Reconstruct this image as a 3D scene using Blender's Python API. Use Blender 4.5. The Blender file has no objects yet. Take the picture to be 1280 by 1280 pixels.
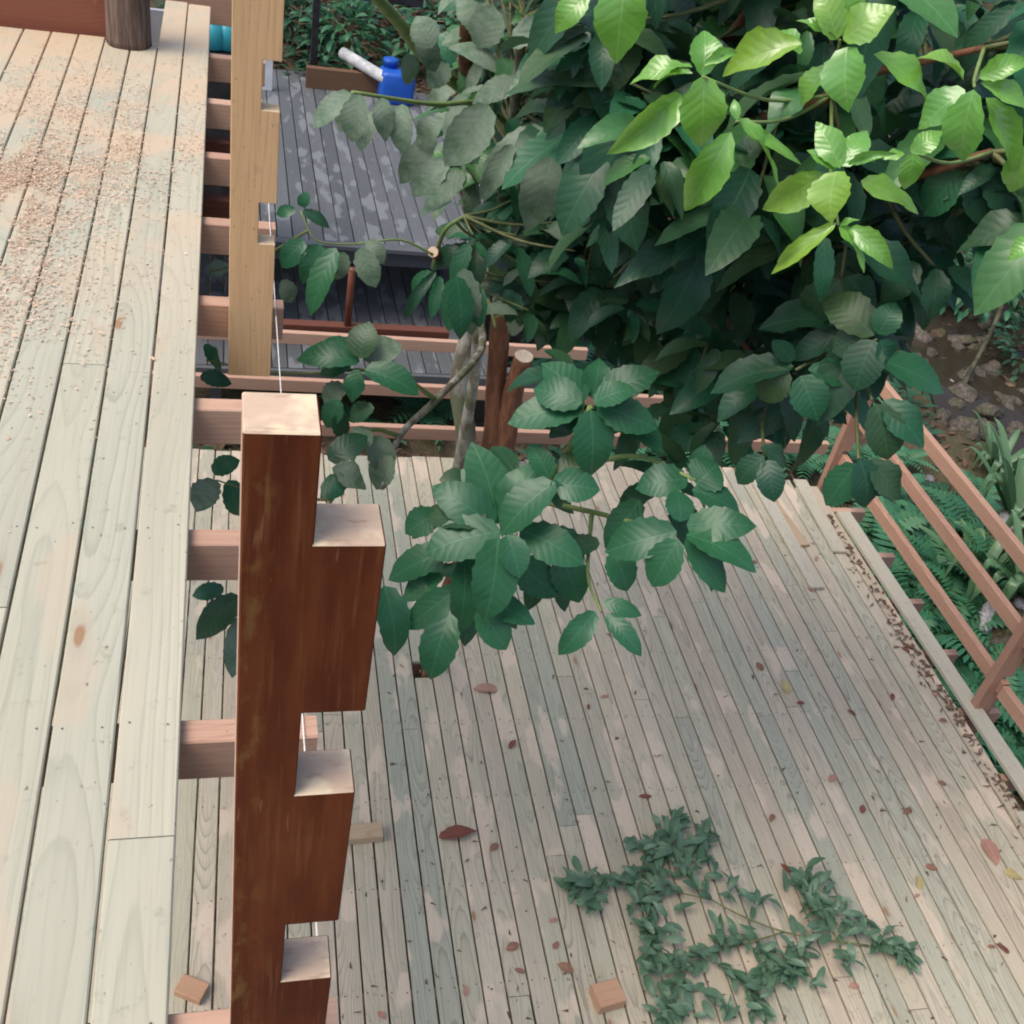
import bpy, math, random
import numpy as np
from mathutils import Vector, Matrix, noise as mnoise
random.seed(7)
S = bpy.context.scene
COL = S.collection
# ---------------------------------------------------------------- camera
CX, CZ, FPX = 0.0762, 1.8099, 1370.5
PITCH, YAW, ROLL = math.radians(37.344), math.radians(18.775), math.radians(12.063)
FW = Vector((math.sin(YAW)*math.cos(PITCH), math.cos(YAW)*math.cos(PITCH), -math.sin(PITCH)))
_r = Vector((math.cos(YAW), -math.sin(YAW), 0)); _u = _r.cross(FW)
RT = _r*math.cos(ROLL) + _u*math.sin(ROLL)
UP = -_r*math.sin(ROLL) + _u*math.cos(ROLL)
CAM = Vector((CX, 0, CZ))
cam = bpy.data.cameras.new('camera'); co = bpy.data.objects.new('camera', cam); COL.objects.link(co)
cam.sensor_width = 36; cam.sensor_fit = 'HORIZONTAL'; cam.lens = FPX/1280*36; cam.clip_start = 0.05; cam.clip_end = 400
co.matrix_world = Matrix(((RT.x, UP.x, -FW.x, CAM.x), (RT.y, UP.y, -FW.y, CAM.y), (RT.z, UP.z, -FW.z, CAM.z), (0, 0, 0, 1)))
S.camera = co
# ---------------------------------------------------------------- sky, sun, exposure
SUN_EL, SUN_AZ = math.radians(60), math.radians(-106)
w = bpy.data.worlds.new('World'); S.world = w; w.use_nodes = True
nt = w.node_tree; bg = nt.nodes['Background']
sky = nt.nodes.new('ShaderNodeTexSky'); sky.sky_type = 'NISHITA'; sky.sun_disc = False
sky.sun_elevation = SUN_EL; sky.sun_rotation = SUN_AZ; sky.dust_density = 4.0; sky.air_density = 1.0; sky.ozone_density = 0.6
nt.links.new(sky.outputs[0], bg.inputs[0]); bg.inputs[1].default_value = 0.125
sl = bpy.data.lights.new('sun', 'SUN'); sl.energy = 1.3; sl.angle = math.radians(35); sl.color = (1, 0.93, 0.82)
so = bpy.data.objects.new('sun', sl); COL.objects.link(so)
sd = Vector((math.sin(SUN_AZ)*math.cos(SUN_EL), math.cos(SUN_AZ)*math.cos(SUN_EL), math.sin(SUN_EL)))
so.rotation_euler = (-sd).to_track_quat('-Z', 'Y').to_euler()
S.view_settings.view_transform = 'Standard'; S.view_settings.look = 'None'; S.view_settings.gamma = 1
S.view_settings.exposure = 0.72; S.view_settings.use_curve_mapping = False
S.render.engine = 'CYCLES'
S.cycles.filter_width = 2.0

def ray(px, py): return FW*FPX + RT*(px-640) - UP*(py-640)
def atz(px, py, z): d = ray(px, py); return CAM + d*((z-CAM.z)/d.z)
def aty(px, py, y): d = ray(px, py); return CAM + d*((y-CAM.y)/d.y)
def atx(px, py, x): d = ray(px, py); return CAM + d*((x-CAM.x)/d.x)
def atd(px, py, d): return CAM + ray(px, py).normalized()*d
def U(a, b): return random.uniform(a, b)

# ---------------------------------------------------------------- materials
class NT:
    def __init__(s, name):
        s.m = bpy.data.materials.new(name); s.m.use_nodes = True; s.t = s.m.node_tree
        s.p = s.t.nodes['Principled BSDF']; s.out = s.t.nodes['Material Output']
    def n(s, typ, **k):
        nd = s.t.nodes.new('ShaderNode'+typ)
        for a, b in k.items():
            if a.startswith('i_'):
                key = a[2:]; key = int(key) if key.isdigit() else key.replace('_', ' ')
                s.set(nd.inputs[key], b)
            else: setattr(nd, a, b)
        return nd
    def set(s, inp, v):
        if hasattr(v, 'is_output'): s.t.links.new(v, inp)
        else: inp.default_value = v
    def math(s, op, a, b=0.0, c=None):
        nd = s.t.nodes.new('ShaderNodeMath'); nd.operation = op
        s.set(nd.inputs[0], a); s.set(nd.inputs[1], b)
        if c is not None: s.set(nd.inputs[2], c)
        return nd.outputs[0]
    def vmath(s, op, a, b):
        nd = s.t.nodes.new('ShaderNodeVectorMath'); nd.operation = op
        s.set(nd.inputs[0], a); s.set(nd.inputs[1], b); return nd.outputs[0]
    def mix(s, f, a, b, blend='MIX'):
        nd = s.t.nodes.new('ShaderNodeMix'); nd.data_type = 'RGBA'; nd.blend_type = blend
        s.set(nd.inputs[0], f); s.set(nd.inputs[6], c4(a)); s.set(nd.inputs[7], c4(b)); return nd.outputs[2]
    def ramp(s, f, stops, interp='LINEAR'):
        nd = s.t.nodes.new('ShaderNodeValToRGB'); nd.color_ramp.interpolation = interp; e = nd.color_ramp.elements
        while len(e) < len(stops): e.new(0.5)
        for el, (p, c) in zip(e, stops):
            el.position = p; el.color = c4(c) if not isinstance(c, (int, float)) else (c, c, c, 1)
        s.set(nd.inputs[0], f); return nd.outputs[0]
    def sstep(s, f, a, b):
        nd = s.t.nodes.new('ShaderNodeMapRange'); nd.interpolation_type = 'SMOOTHSTEP'
        s.set(nd.inputs[0], f); nd.inputs[1].default_value = a; nd.inputs[2].default_value = b; return nd.outputs[0]
    def noise(s, vec, scale, detail=3, rough=0.55, dist=0.0):
        nd = s.n('TexNoise'); s.set(nd.inputs['Vector'], vec); nd.inputs['Scale'].default_value = scale
        nd.inputs['Detail'].default_value = detail; nd.inputs['Roughness'].default_value = rough; nd.inputs['Distortion'].default_value = dist
        return nd.outputs[0]
    def bump(s, h, strength, dist=0.002):
        nd = s.n('Bump'); nd.inputs['Strength'].default_value = strength; nd.inputs['Distance'].default_value = dist
        s.set(nd.inputs['Height'], h); s.t.links.new(nd.outputs[0], s.p.inputs['Normal']); return nd.outputs[0]
    def fin(s, col, rough, spec=0.5):
        s.set(s.p.inputs['Base Color'], c4(col)); s.set(s.p.inputs['Roughness'], rough)
        s.p.inputs['Specular IOR Level'].default_value = spec
        return s.m
def c4(c):
    if hasattr(c, 'is_output'): return c
    return (c[0], c[1], c[2], 1)

def wood(name, tints, dark, axis='Y', ring=11, ringamt=0.5, rough=0.75, knots=0.0, patch=None, patch_thr=0.6, dust=None, fibre=0.25, dirt=0.0, knotcol=(.30, .15, .07), wscale=1.0):
    k = NT(name)
    tc = k.n('TexCoord'); oi = k.n('ObjectInfo')
    sx = k.n('SeparateXYZ', i_0=tc.outputs['Object'])
    o = {'X': (1, 0, 2), 'Y': (0, 1, 2), 'Z': (0, 2, 1)}[axis]
    a, l, c = sx.outputs[o[0]], sx.outputs[o[1]], sx.outputs[o[2]]
    r = oi.outputs['Random']
    r2 = k.math('FRACT', k.math('MULTIPLY', r, 37.7))
    cv = k.n('CombineXYZ', i_0=k.math('ADD', a, k.math('MULTIPLY', r, 31.0)), i_1=k.math('ADD', k.math('MULTIPLY', l, 0.09), k.math('MULTIPLY', r2, 17.0)), i_2=c).outputs[0]
    lv = k.n('CombineXYZ', i_0=k.math('ADD', k.math('MULTIPLY', l, 0.75), k.math('MULTIPLY', r, 57.0)), i_1=k.math('MULTIPLY', a, 2.0), i_2=r2).outputs[0]
    wob = k.n('CombineXYZ', i_0=k.math('ADD', k.math('MULTIPLY', l, 2.2), k.math('MULTIPLY', r2, 57.0)), i_1=k.math('MULTIPLY', a, 16.0), i_2=k.math('MULTIPLY', c, 16.0)).outputs[0]
    hd = k.math('ADD', 0.005, k.math('MULTIPLY', k.noise(lv, 1.0, 1, 0.4), 0.20))
    ac = k.math('ADD', a, k.math('MULTIPLY', k.math('SUBTRACT', r2, 0.5), 0.13))
    dst = k.math('SQRT', k.math('ADD', k.math('MULTIPLY', ac, ac), k.math('MULTIPLY', hd, hd)))
    dst = k.math('ADD', dst, k.math('ADD', k.math('MULTIPLY', k.noise(wob, 1.0, 3), 0.010), k.math('MULTIPLY', c, 0.6)))
    rv = k.math('FRACT', k.math('MULTIPLY', dst, ring*11.0))
    ringv = k.math('MULTIPLY', k.math('ADD', k.math('MULTIPLY', k.sstep(rv, 0.2, 0.85), 0.35), k.math('MULTIPLY', k.sstep(rv, 0.70, 0.90), 0.65)), k.math('SUBTRACT', 1.0, k.sstep(rv, 0.91, 0.99)))
    fv = k.n('CombineXYZ', i_0=k.math('MULTIPLY', a, 160.0), i_1=k.math('ADD', k.math('MULTIPLY', l, 4.0), k.math('MULTIPLY', r, 90.0)), i_2=k.math('MULTIPLY', c, 160.0)).outputs[0]
    fib = k.noise(fv, 1.0, 2)
    amtn = k.noise(cv, 2.5, 2)
    base = k.ramp(r, [(i/max(1, len(tints)), t) for i, t in enumerate(tints)], 'CONSTANT' if len(tints) > 2 else 'LINEAR')
    base = k.mix(k.math('MULTIPLY', r2, 0.5), base, k.ramp(r2, [(0, tints[0]), (1, tints[-1])]))
    g = k.math('MULTIPLY', k.math('MULTIPLY', ringv, ringamt), k.math('ADD', 0.25, k.math('MULTIPLY', k.sstep(amtn, 0.35, 0.65), 0.75)))
    col = k.mix(g, base, dark)
    col = k.mix(k.math('MULTIPLY', k.sstep(fib, 0.45, 0.75), fibre), col, dark)
    big = k.noise(cv, 6.0, 3)
    col = k.mix(k.math('MULTIPLY', k.sstep(big, 0.4, 0.75), 0.35), col, tuple(min(1, t*0.72) for t in tints[0]))
    geo = k.n('NewGeometry')
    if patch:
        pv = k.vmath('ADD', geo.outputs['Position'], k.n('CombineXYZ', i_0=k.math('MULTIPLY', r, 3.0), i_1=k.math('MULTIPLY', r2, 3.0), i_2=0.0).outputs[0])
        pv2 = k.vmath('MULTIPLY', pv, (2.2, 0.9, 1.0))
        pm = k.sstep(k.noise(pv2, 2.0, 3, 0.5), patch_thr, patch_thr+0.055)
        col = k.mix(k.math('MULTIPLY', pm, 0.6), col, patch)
    if knots > 0:
        vv = k.n('CombineXYZ', i_0=k.math('ADD', k.math('MULTIPLY', a, 6.0), k.math('MULTIPLY', r, 23.0)), i_1=k.math('ADD', k.math('MULTIPLY', l, 1.9), k.math('MULTIPLY', r2, 41.0)), i_2=0.0).outputs[0]
        vo = k.n('TexVoronoi', voronoi_dimensions='2D'); k.set(vo.inputs['Vector'], vv); vo.inputs['Scale'].default_value = 1.0
        cs = k.n('SeparateColor', i_0=vo.outputs['Color']).outputs[0]
        on = k.math('LESS_THAN', cs, knots)
        dd = k.math('ADD', vo.outputs['Distance'], k.math('MULTIPLY', k.noise(vv, 9.0, 2), 0.05))
        halo = k.math('MULTIPLY', on, k.math('SUBTRACT', 1.0, k.sstep(dd, 0.06, 0.24)))
        col = k.mix(k.math('MULTIPLY', halo, 0.30), col, tuple(x*0.8+y*0.2 for x, y in zip(dark, knotcol)))
        core = k.math('MULTIPLY', on, k.math('SUBTRACT', 1.0, k.sstep(dd, 0.07, 0.11)))
        col = k.mix(k.math('MULTIPLY', core, 0.8), col, knotcol)
    if dirt > 0:
        dn = k.noise(geo.outputs['Position'], 14.0, 4, 0.65); dk = k.noise(k.vmath('MULTIPLY', geo.outputs['Position'], (70.0, 38.0, 50.0)), 1.0, 2, 0.5)
        col = k.mix(k.math('MULTIPLY', k.sstep(dn, 0.60, 0.72), dirt*0.8), col, (.12, .10, .075))
        col = k.mix(k.math('MULTIPLY', k.math('MULTIPLY', k.sstep(dk, 0.69, 0.75), k.sstep(dn, 0.42, 0.55)), min(1.0, dirt*2.2)), col, (.09, .075, .055))
    if dust:
        dn2 = k.noise(geo.outputs['Position'], 2.0, 4, 0.7)
        sp = k.n('SeparateXYZ', i_0=geo.outputs['Position'])
        m = k.math('MULTIPLY', k.sstep(sp.outputs[1], 2.9, 4.4), k.math('ADD', k.math('MULTIPLY', k.sstep(sp.outputs[1], 5.0, 5.7), 0.5), k.sstep(dn2, 0.42, 0.60)))
        col = k.mix(k.math('MINIMUM', k.math('MULTIPLY', m, 0.75), 0.85), col, dust)
    h = k.math('ADD', k.math('MULTIPLY', ringv, 0.4), fib)
    k.bump(h, 0.22, 0.0015)
    return k.fin(col, rough, 0.3)

M = {}
M['deck'] = wood('treated pine boards', [(.475, .45, .345), (.50, .475, .37), (.45, .44, .345), (.51, .47, .365), (.435, .43, .345)], (.265, .285, .225), ring=7.5, ringamt=0.55, knots=0.16, patch=(.47, .40, .30), patch_thr=0.60, dust=(.56, .43, .30), fibre=0.22, dirt=0.30)
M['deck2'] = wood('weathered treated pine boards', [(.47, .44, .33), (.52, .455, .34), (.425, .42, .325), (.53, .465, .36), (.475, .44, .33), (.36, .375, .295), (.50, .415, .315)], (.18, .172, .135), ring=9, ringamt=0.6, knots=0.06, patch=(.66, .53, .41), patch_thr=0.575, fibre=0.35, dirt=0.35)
M['rim'] = wood('pale rim board', [(.45, .42, .33), (.48, .45, .36)], (.24, .22, .17), ring=9, ringamt=0.4, dirt=0.4)
M['joist'] = wood('pink hardwood joist', [(.50, .315, .225), (.55, .36, .265), (.47, .29, .21)], (.27, .13, .085), axis='X', ring=8, ringamt=0.4, fibre=0.35, dirt=0.12)
M['rail'] = wood('pink hardwood rail', [(.46, .26, .18), (.50, .30, .21)], (.20, .09, .06), axis='Y', ring=8, ringamt=0.4, fibre=0.35, dirt=0.25)
M['railpost'] = wood('pink hardwood rail post', [(.38, .21, .145), (.41, .24, .17)], (.19, .09, .06), axis='Z', ring=8, ringamt=0.4, fibre=0.35, dirt=0.2)
M['tan'] = wood('tan dressed post', [(.67, .42, .215), (.70, .45, .24)], (.38, .20, .09), axis='Z', ring=7, ringamt=0.4, fibre=0.35, knots=0.10, dirt=0.3, knotcol=(.16, .07, .03))
M['tancut'] = wood('tan post cut face', [(.64, .48, .31), (.66, .51, .34)], (.45, .3, .18), axis='Z', ringamt=0.2)
M['darkbeam'] = wood('dark red beam', [(.12, .038, .025), (.14, .05, .032)], (.05, .02, .015), axis='X', ring=8, ringamt=0.5)
M['redboard'] = wood('red brown oiled board', [(.24, .085, .05), (.27, .10, .06)], (.12, .04, .025), axis='X', ring=6, ringamt=0.5, patch=(.42, .24, .17), patch_thr=0.62)
M['greydeck'] = wood('old slate grey boards', [(.098, .108, .118), (.125, .135, .145), (.085, .093, .102), (.112, .12, .128)], (.045, .05, .055), ring=9, ringamt=0.4, patch=(.21, .225, .24), patch_thr=0.55, fibre=0.4, dirt=0.2)
M['greybeam'] = wood('old slate grey beam', [(.095, .102, .112), (.115, .122, .132)], (.045, .05, .055), axis='X', ring=8, ringamt=0.3)
M['bedtimber'] = wood('brown bed edging', [(.13, .07, .04), (.16, .09, .05)], (.06, .03, .02), axis='X', ringamt=0.4)
M['offcut'] = wood('orange offcut', [(.44, .25, .155), (.48, .29, .18)], (.3, .14, .08), axis='X', ringamt=0.4, dirt=0.2)
M['offcutpale'] = wood('pale offcut', [(.42, .31, .20), (.45, .34, .22)], (.28, .18, .11), axis='X', ringamt=0.4, dirt=0.2)

def stained():
    k = NT('dark brown stained post'); tc = k.n('TexCoord'); v = tc.outputs['Object']
    s1 = k.vmath('MULTIPLY', v, (14.0, 14.0, 2.2)); s2 = k.vmath('MULTIPLY', v, (3.0, 3.0, 12.0)); s3 = k.vmath('MULTIPLY', v, (105.0, 105.0, 6.0))
    n1 = k.noise(s1, 1.3, 4, 0.6); n2 = k.noise(s2, 1.5, 3); n3 = k.noise(s3, 1.0, 3)
    col = k.mix(k.sstep(n1, 0.32, 0.68), (.092, .021, .008), (.165, .044, .015))
    col = k.mix(k.math('MULTIPLY', k.sstep(n2, 0.5, 0.75), 0.4), col, (.085, .022, .010))
    col = k.mix(k.math('MULTIPLY', k.sstep(n3, 0.52, 0.74), 0.55), col, (.22, .085, .035))
    sp = k.n('SeparateXYZ', i_0=v)
    ed = k.math('MULTIPLY', k.math('SUBTRACT', 1.0, k.sstep(sp.outputs[0], 0.006, 0.05)), k.sstep(k.noise(k.vmath('MULTIPLY', v, (25.0, 25.0, 11.0)), 1.4, 4, 0.6), 0.50, 0.66))
    col = k.mix(k.math('MULTIPLY', ed, 0.42), col, (.27, .16, .05))
    scr = k.sstep(k.noise(k.vmath('MULTIPLY', v, (90.0, 90.0, 9.0)), 1.0, 2, 0.5, 0.6), 0.70, 0.76)
    col = k.mix(k.math('MULTIPLY', scr, 0.35), col, (.36, .19, .10))
    k.bump(n3, 0.35, 0.0012)
    return k.fin(col, k.math('ADD', 0.48, k.math('MULTIPLY', n1, 0.25)), 0.16)
M['stain'] = stained()
def cutface():
    k = NT('pale cut end grain'); tc = k.n('TexCoord'); v = tc.outputs['Object']
    n1 = k.noise(v, 16.0, 3); n2 = k.noise(k.vmath('MULTIPLY', v, (30.0, 90.0, 30.0)), 1.0, 3)
    col = k.mix(k.sstep(n1, 0.42, 0.62), (.55, .41, .30), (.72, .59, .41))
    col = k.mix(k.math('MULTIPLY', k.sstep(n2, 0.52, 0.72), 0.55), col, (.34, .21, .16))
    k.bump(n2, 0.3, 0.001)
    return k.fin(col, 0.8, 0.2)
M['cut'] = cutface()
def raw_side():
    k = NT('raw post edge'); tc = k.n('TexCoord'); n1 = k.noise(k.vmath('MULTIPLY', tc.outputs['Object'], (40.0, 40.0, 3.0)), 1.0, 3)
    return k.fin(k.mix(n1, (.50, .33, .26), (.62, .46, .36)), 0.8, 0.2)
M['rawside'] = raw_side()

def leafmat(name, stops, sheen, rough=0.38, trans=0.22, dusty=0.0, veinc=None):
    k = NT(name); oi = k.n('ObjectInfo'); ge = k.n('NewGeometry'); uv = k.n('UVMap')
    r = k.math('FRACT', k.math('ADD', oi.outputs['Random'], k.math('MULTIPLY', ge.outputs['Random Per Island'], 7.31)))
    sp = k.n('SeparateXYZ', i_0=uv.outputs[0]); u, v = sp.outputs[0], sp.outputs[1]
    au = k.math('ABSOLUTE', k.math('SUBTRACT', u, 0.5))
    base = k.ramp(r, [(i/(len(stops)-1), s) for i, s in enumerate(stops)])
    tc = k.n('TexCoord')
    mott = k.noise(tc.outputs['Object'], 5.0, 3)
    base = k.mix(k.math('MULTIPLY', k.sstep(mott, 0.4, 0.7), 0.3), base, tuple(x*0.62 for x in stops[0]))
    vp = k.math('FRACT', k.math('MULTIPLY', k.math('SUBTRACT', v, k.math('MULTIPLY', au, 0.55)), 8.0))
    vd = k.math('ABSOLUTE', k.math('SUBTRACT', vp, 0.5))
    vein = k.math('SUBTRACT', 1.0, k.sstep(vd, 0.03, 0.12))
    mid = k.math('SUBTRACT', 1.0, k.sstep(au, 0.008, 0.026))
    vv = k.math('MAXIMUM', k.math('MULTIPLY', vein, 0.35), mid)
    vc = veinc or tuple(min(1, x*1.9+0.03) for x in stops[-1])
    col = k.mix(k.math('MULTIPLY', vv, 0.30), base, vc)
    if dusty > 0:
        dn = k.noise(k.vmath('MULTIPLY', tc.outputs['Object'], (1.0, 1.0, 1.0)), 3.0, 5, 0.75)
        col = k.mix(k.math('MULTIPLY', k.sstep(dn, 0.30, 0.68), dusty), col, (.28, .33, .27))
    k.bump(k.math('ADD', k.math('MULTIPLY', vv, -0.6), k.math('MULTIPLY', k.math('COSINE', k.math('MULTIPLY', vd, 6.28)), -0.25)), 0.14, 0.006)
    k.fin(col, rough, sheen or 0.5)
    tr = k.n('BsdfTranslucent'); k.set(tr.inputs[0], k.mix(0.5, col, tuple(min(1, x*1.6) for x in stops[-1])))
    ms = k.n('MixShader'); ms.inputs[0].default_value = trans
    k.t.links.new(k.p.outputs[0], ms.inputs[1]); k.t.links.new(tr.outputs[0], ms.inputs[2]); k.t.links.new(ms.outputs[0], k.out.inputs[0])
    return k.m
M['dark'] = leafmat('dark green leaf', [(.016, .064, .034), (.028, .098, .048), (.020, .080, .046), (.058, .112, .044), (.024, .090, .040)], 0.40, 0.40, 0.2)
M['mid'] = leafmat('mid green leaf', [(.022, .112, .050), (.032, .142, .062), (.027, .125, .064)], 0.45, 0.38, 0.2, veinc=(.09, .26, .15))
M['lime'] = leafmat('lime new leaf', [(.12, .35, .05), (.18, .43, .06), (.14, .39, .08), (.27, .46, .05)], 0.95, 0.27, 0.30, veinc=(.36, .55, .20))
M['fresh'] = leafmat('fresh green leaf', [(.05, .17, .05), (.08, .23, .06), (.06, .19, .07)], 0.6, 0.34, 0.28)
M['dusty'] = leafmat('dusty leaf', [(.075, .15, .08), (.09, .18, .10), (.05, .12, .055)], 0, 0.65, 0.15, dusty=0.6)
M['fern'] = leafmat('fern green', [(.035, .15, .08), (.05, .20, .10), (.06, .17, .07)], 0, 0.5, 0.25)
M['cutleaf'] = leafmat('pruned twig leaf', [(.085, .165, .095), (.11, .195, .125), (.06, .14, .07)], 0, 0.42, 0.12)
M['strap'] = leafmat('strap leaf', [(.09, .19, .09), (.13, .24, .12)], 0, 0.35, 0.2, veinc=(.2, .3, .16))
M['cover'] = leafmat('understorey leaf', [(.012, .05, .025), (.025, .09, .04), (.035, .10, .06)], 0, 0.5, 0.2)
M['drybrown'] = leafmat('dry leaf', [(.24, .11, .07), (.30, .15, .10), (.20, .10, .065), (.33, .18, .11)], 0, 0.8, 0.1)
M['litter'] = leafmat('ground litter', [(.10, .055, .035), (.15, .085, .055), (.08, .05, .035), (.20, .13, .085)], 0, 0.9, 0.05)
M['drypink'] = leafmat('pinkish dry leaf', [(.40, .21, .155), (.38, .22, .165)], 0, 0.8, 0.1)
M['dryyellow'] = leafmat('yellow leaf', [(.44, .36, .14), (.46, .38, .18)], 0, 0.7, 0.1)
M['dryrust'] = leafmat('rust leaf', [(.17, .055, .035), (.20, .07, .045)], 0, 0.8, 0.1)

def simple(name, c1, c2, scale=8.0, rough=0.7, bump=0.2, bd=0.01, stretch=(1, 1, 1), spec=0.4, thr=(0.4, 0.65), c3=None):
    k = NT(name); tc = k.n('TexCoord'); v = k.vmath('MULTIPLY', tc.outputs['Object'], stretch)
    n = k.noise(v, scale, 5, 0.6); col = k.mix(k.sstep(n, *thr), c1, c2)
    if c3: col = k.mix(k.math('MULTIPLY', k.sstep(k.noise(v, scale*0.37, 3), 0.5, 0.62), 0.8), col, c3)
    k.bump(n, bump, bd); return k.fin(col, rough, spec)
M['bark'] = simple('red brown bark', (.13, .055, .03), (.23, .10, .055), 6, 0.8, 0.6, 0.02, (3, 3, .6))
M['barkgrey'] = simple('mossy grey bark', (.12, .11, .08), (.36, .35, .31), 5, 0.9, 0.6, 0.02, (2, 2, .8), c3=(.10, .12, .05))
M['mossbark'] = simple('dark mossy bark', (.035, .035, .02), (.09, .085, .05), 5, 0.9, 0.8, 0.03, c3=(.05, .075, .025))
M['twig'] = simple('olive twig', (.11, .13, .05), (.17, .18, .08), 12, 0.7, 0.2, 0.004)
M['greentwig'] = simple('green twig', (.16, .24, .08), (.22, .30, .10), 12, 0.6, 0.2, 0.004)
M['log'] = simple('weathered round log', (.10, .065, .05), (.20, .145, .12), 5, 0.85, 0.6, 0.01, (9, 9, .7))
M['cutwood'] = simple('fresh cut wood', (.62, .48, .34), (.70, .58, .44), 20, 0.8, 0.2, 0.003)
M['shaving'] = simple('wood shaving', (.55, .39, .28), (.64, .48, .36), 60, 0.85, 0.1, 0.002)
M['debris'] = simple('brown debris', (.12, .08, .055), (.24, .16, .11), 40, 0.9, 0.1, 0.002)
M['rock'] = simple('creek rock', (.055, .045, .036), (.15, .125, .10), 3.5, 0.7, 0.9, 0.06, c3=(.06, .07, .03))
M['rockpale'] = simple('pale grey rock', (.24, .235, .24), (.40, .39, .40), 4, 0.7, 0.5, 0.03)
M['screw'] = simple('screw head', (.07, .07, .065), (.13, .125, .11), 30, 0.5, 0.05)
M['black'] = simple('black painted metal', (.012, .012, .014), (.025, .025, .03), 9, 0.5, 0.05)
M['bluep'] = simple('blue plastic', (.012, .085, .42), (.016, .10, .47), 5, 0.4, 0.05, 0.004)
M['teal'] = simple('teal plastic', (.03, .27, .33), (.04, .33, .40), 5, 0.35, 0.05, 0.004)
M['white'] = simple('white painted', (.55, .57, .60), (.66, .67, .69), 6, 0.6, 0.15, 0.004)
M['whitedirty'] = simple('dirty white pipe', (.36, .37, .38), (.58, .59, .60), 4, 0.7, 0.3, 0.006)
M['string'] = simple('white string', (.70, .68, .66), (.76, .74, .72), 30, 0.9, 0.05, 0.001)
M['redbrown'] = simple('red brown steel', (.15, .05, .03), (.20, .07, .045), 7, 0.5, 0.1, 0.003)
M['redflower'] = simple('pink red flower', (.55, .05, .10), (.65, .10, .16), 20, 0.5, 0.1, 0.003)
M['glassdark'] = simple('grey panel', (.30, .31, .34), (.42, .43, .46), 3, 0.4, 0.05)
def groundmat():
    k = NT('forest floor'); ge = k.n('NewGeometry'); v = ge.outputs['Position']
    n1 = k.noise(v, 0.9, 5, 0.6); n2 = k.noise(v, 9.0, 5, 0.7); n3 = k.noise(v, 30.0, 4, 0.7)
    col = k.mix(k.sstep(n1, 0.4, 0.6), (.055, .040, .027), (.075, .072, .038))
    col = k.mix(k.sstep(n2, 0.45, 0.65), col, (.12, .085, .058))
    col = k.mix(k.math('MULTIPLY', k.sstep(n3, 0.55, 0.7), 0.6), col, (.21, .14, .095))
    k.bump(k.math('ADD', n2, k.math('MULTIPLY', n3, 0.5)), 0.8, 0.06)
    return k.fin(col, 0.95, 0.2)
M['ground'] = groundmat()
def watermat():
    k = NT('creek water'); ge = k.n('NewGeometry')
    k.bump(k.noise(ge.outputs['Position'], 5.0, 3), 0.4, 0.03)
    k.p.inputs['IOR'].default_value = 1.33
    return k.fin((.035, .028, .02), 0.06, 0.6)
M['water'] = watermat()

# ---------------------------------------------------------------- object helpers
def mesh(name, vs, fs, mats=None, fmat=None, smooth=False, uvs=None):
    me = bpy.data.meshes.new(name); me.from_pydata([tuple(v) for v in vs], [], fs)
    if uvs is not None:
        ul = me.uv_layers.new(name='UVMap'); li = np.empty(len(me.loops), dtype=np.int32); me.loops.foreach_get('vertex_index', li)
        ul.data.foreach_set('uv', np.asarray(uvs, dtype=np.float32)[li].ravel())
    for m in (mats or []): me.materials.append(M[m])
    if fmat: me.polygons.foreach_set('material_index', fmat)
    if smooth: me.polygons.foreach_set('use_smooth', [True]*len(me.polygons))
    me.update(); return me
def obj(name, me, parent=None, loc=(0, 0, 0), rot=(0, 0, 0), scale=(1, 1, 1), matrix=None):
    o = bpy.data.objects.new(name, me); COL.objects.link(o); o.parent = parent
    if matrix is not None: o.matrix_basis = matrix
    else: o.location = loc; o.rotation_euler = rot; o.scale = scale
    return o
def tag(o, label=None, cat=None, group=None, kind=None):
    if label: o['label'] = label
    if cat: o['category'] = cat
    if group: o['group'] = group
    if kind: o['kind'] = kind
    return o
def thing(name, label, cat, loc=(0, 0, 0), group=None):
    return tag(obj(name, None, None, loc), label, cat, group)
_cache = {}
def beam(mat, lx, ly, lz, ch=0.004, axis='Y'):
    """box lx*ly*lz centred on the origin with chamfered long edges along axis"""
    key = (mat, round(lx, 3), round(ly, 3), round(lz, 3), ch, axis)
    if key in _cache: return _cache[key]
    d = {'X': (1, 2, 0), 'Y': (0, 2, 1), 'Z': (0, 1, 2)}[axis]
    L = (lx, ly, lz); a, b, l = L[d[0]]/2, L[d[1]]/2, L[d[2]]/2
    sec = [(-a+ch, -b), (a-ch, -b), (a, -b+ch), (a, b-ch), (a-ch, b), (-a+ch, b), (-a, b-ch), (-a, -b+ch)]
    vs = []
    for s in (-l, l):
        for p in sec:
            v = [0, 0, 0]; v[d[0]], v[d[1]], v[d[2]] = p[0], p[1], s; vs.append(v)
    fs = [(i, (i+1) % 8, 8+(i+1) % 8, 8+i) for i in range(8)] + [tuple(range(7, -1, -1)), tuple(range(8, 16))]
    if axis == 'Y': fs = [tuple(reversed(f)) for f in fs]
    me = mesh('beam', vs, fs, [mat]); _cache[key] = me; return me
def box(name, mat, x0, x1, y0, y1, z0, z1, axis, parent=None, ch=0.004, origin=None):
    c = Vector(((x0+x1)/2, (y0+y1)/2, (z0+z1)/2))
    if origin is not None: c = c - Vector(origin)
    return obj(name, beam(mat, x1-x0, y1-y0, z1-z0, ch, axis), parent, c)
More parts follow.
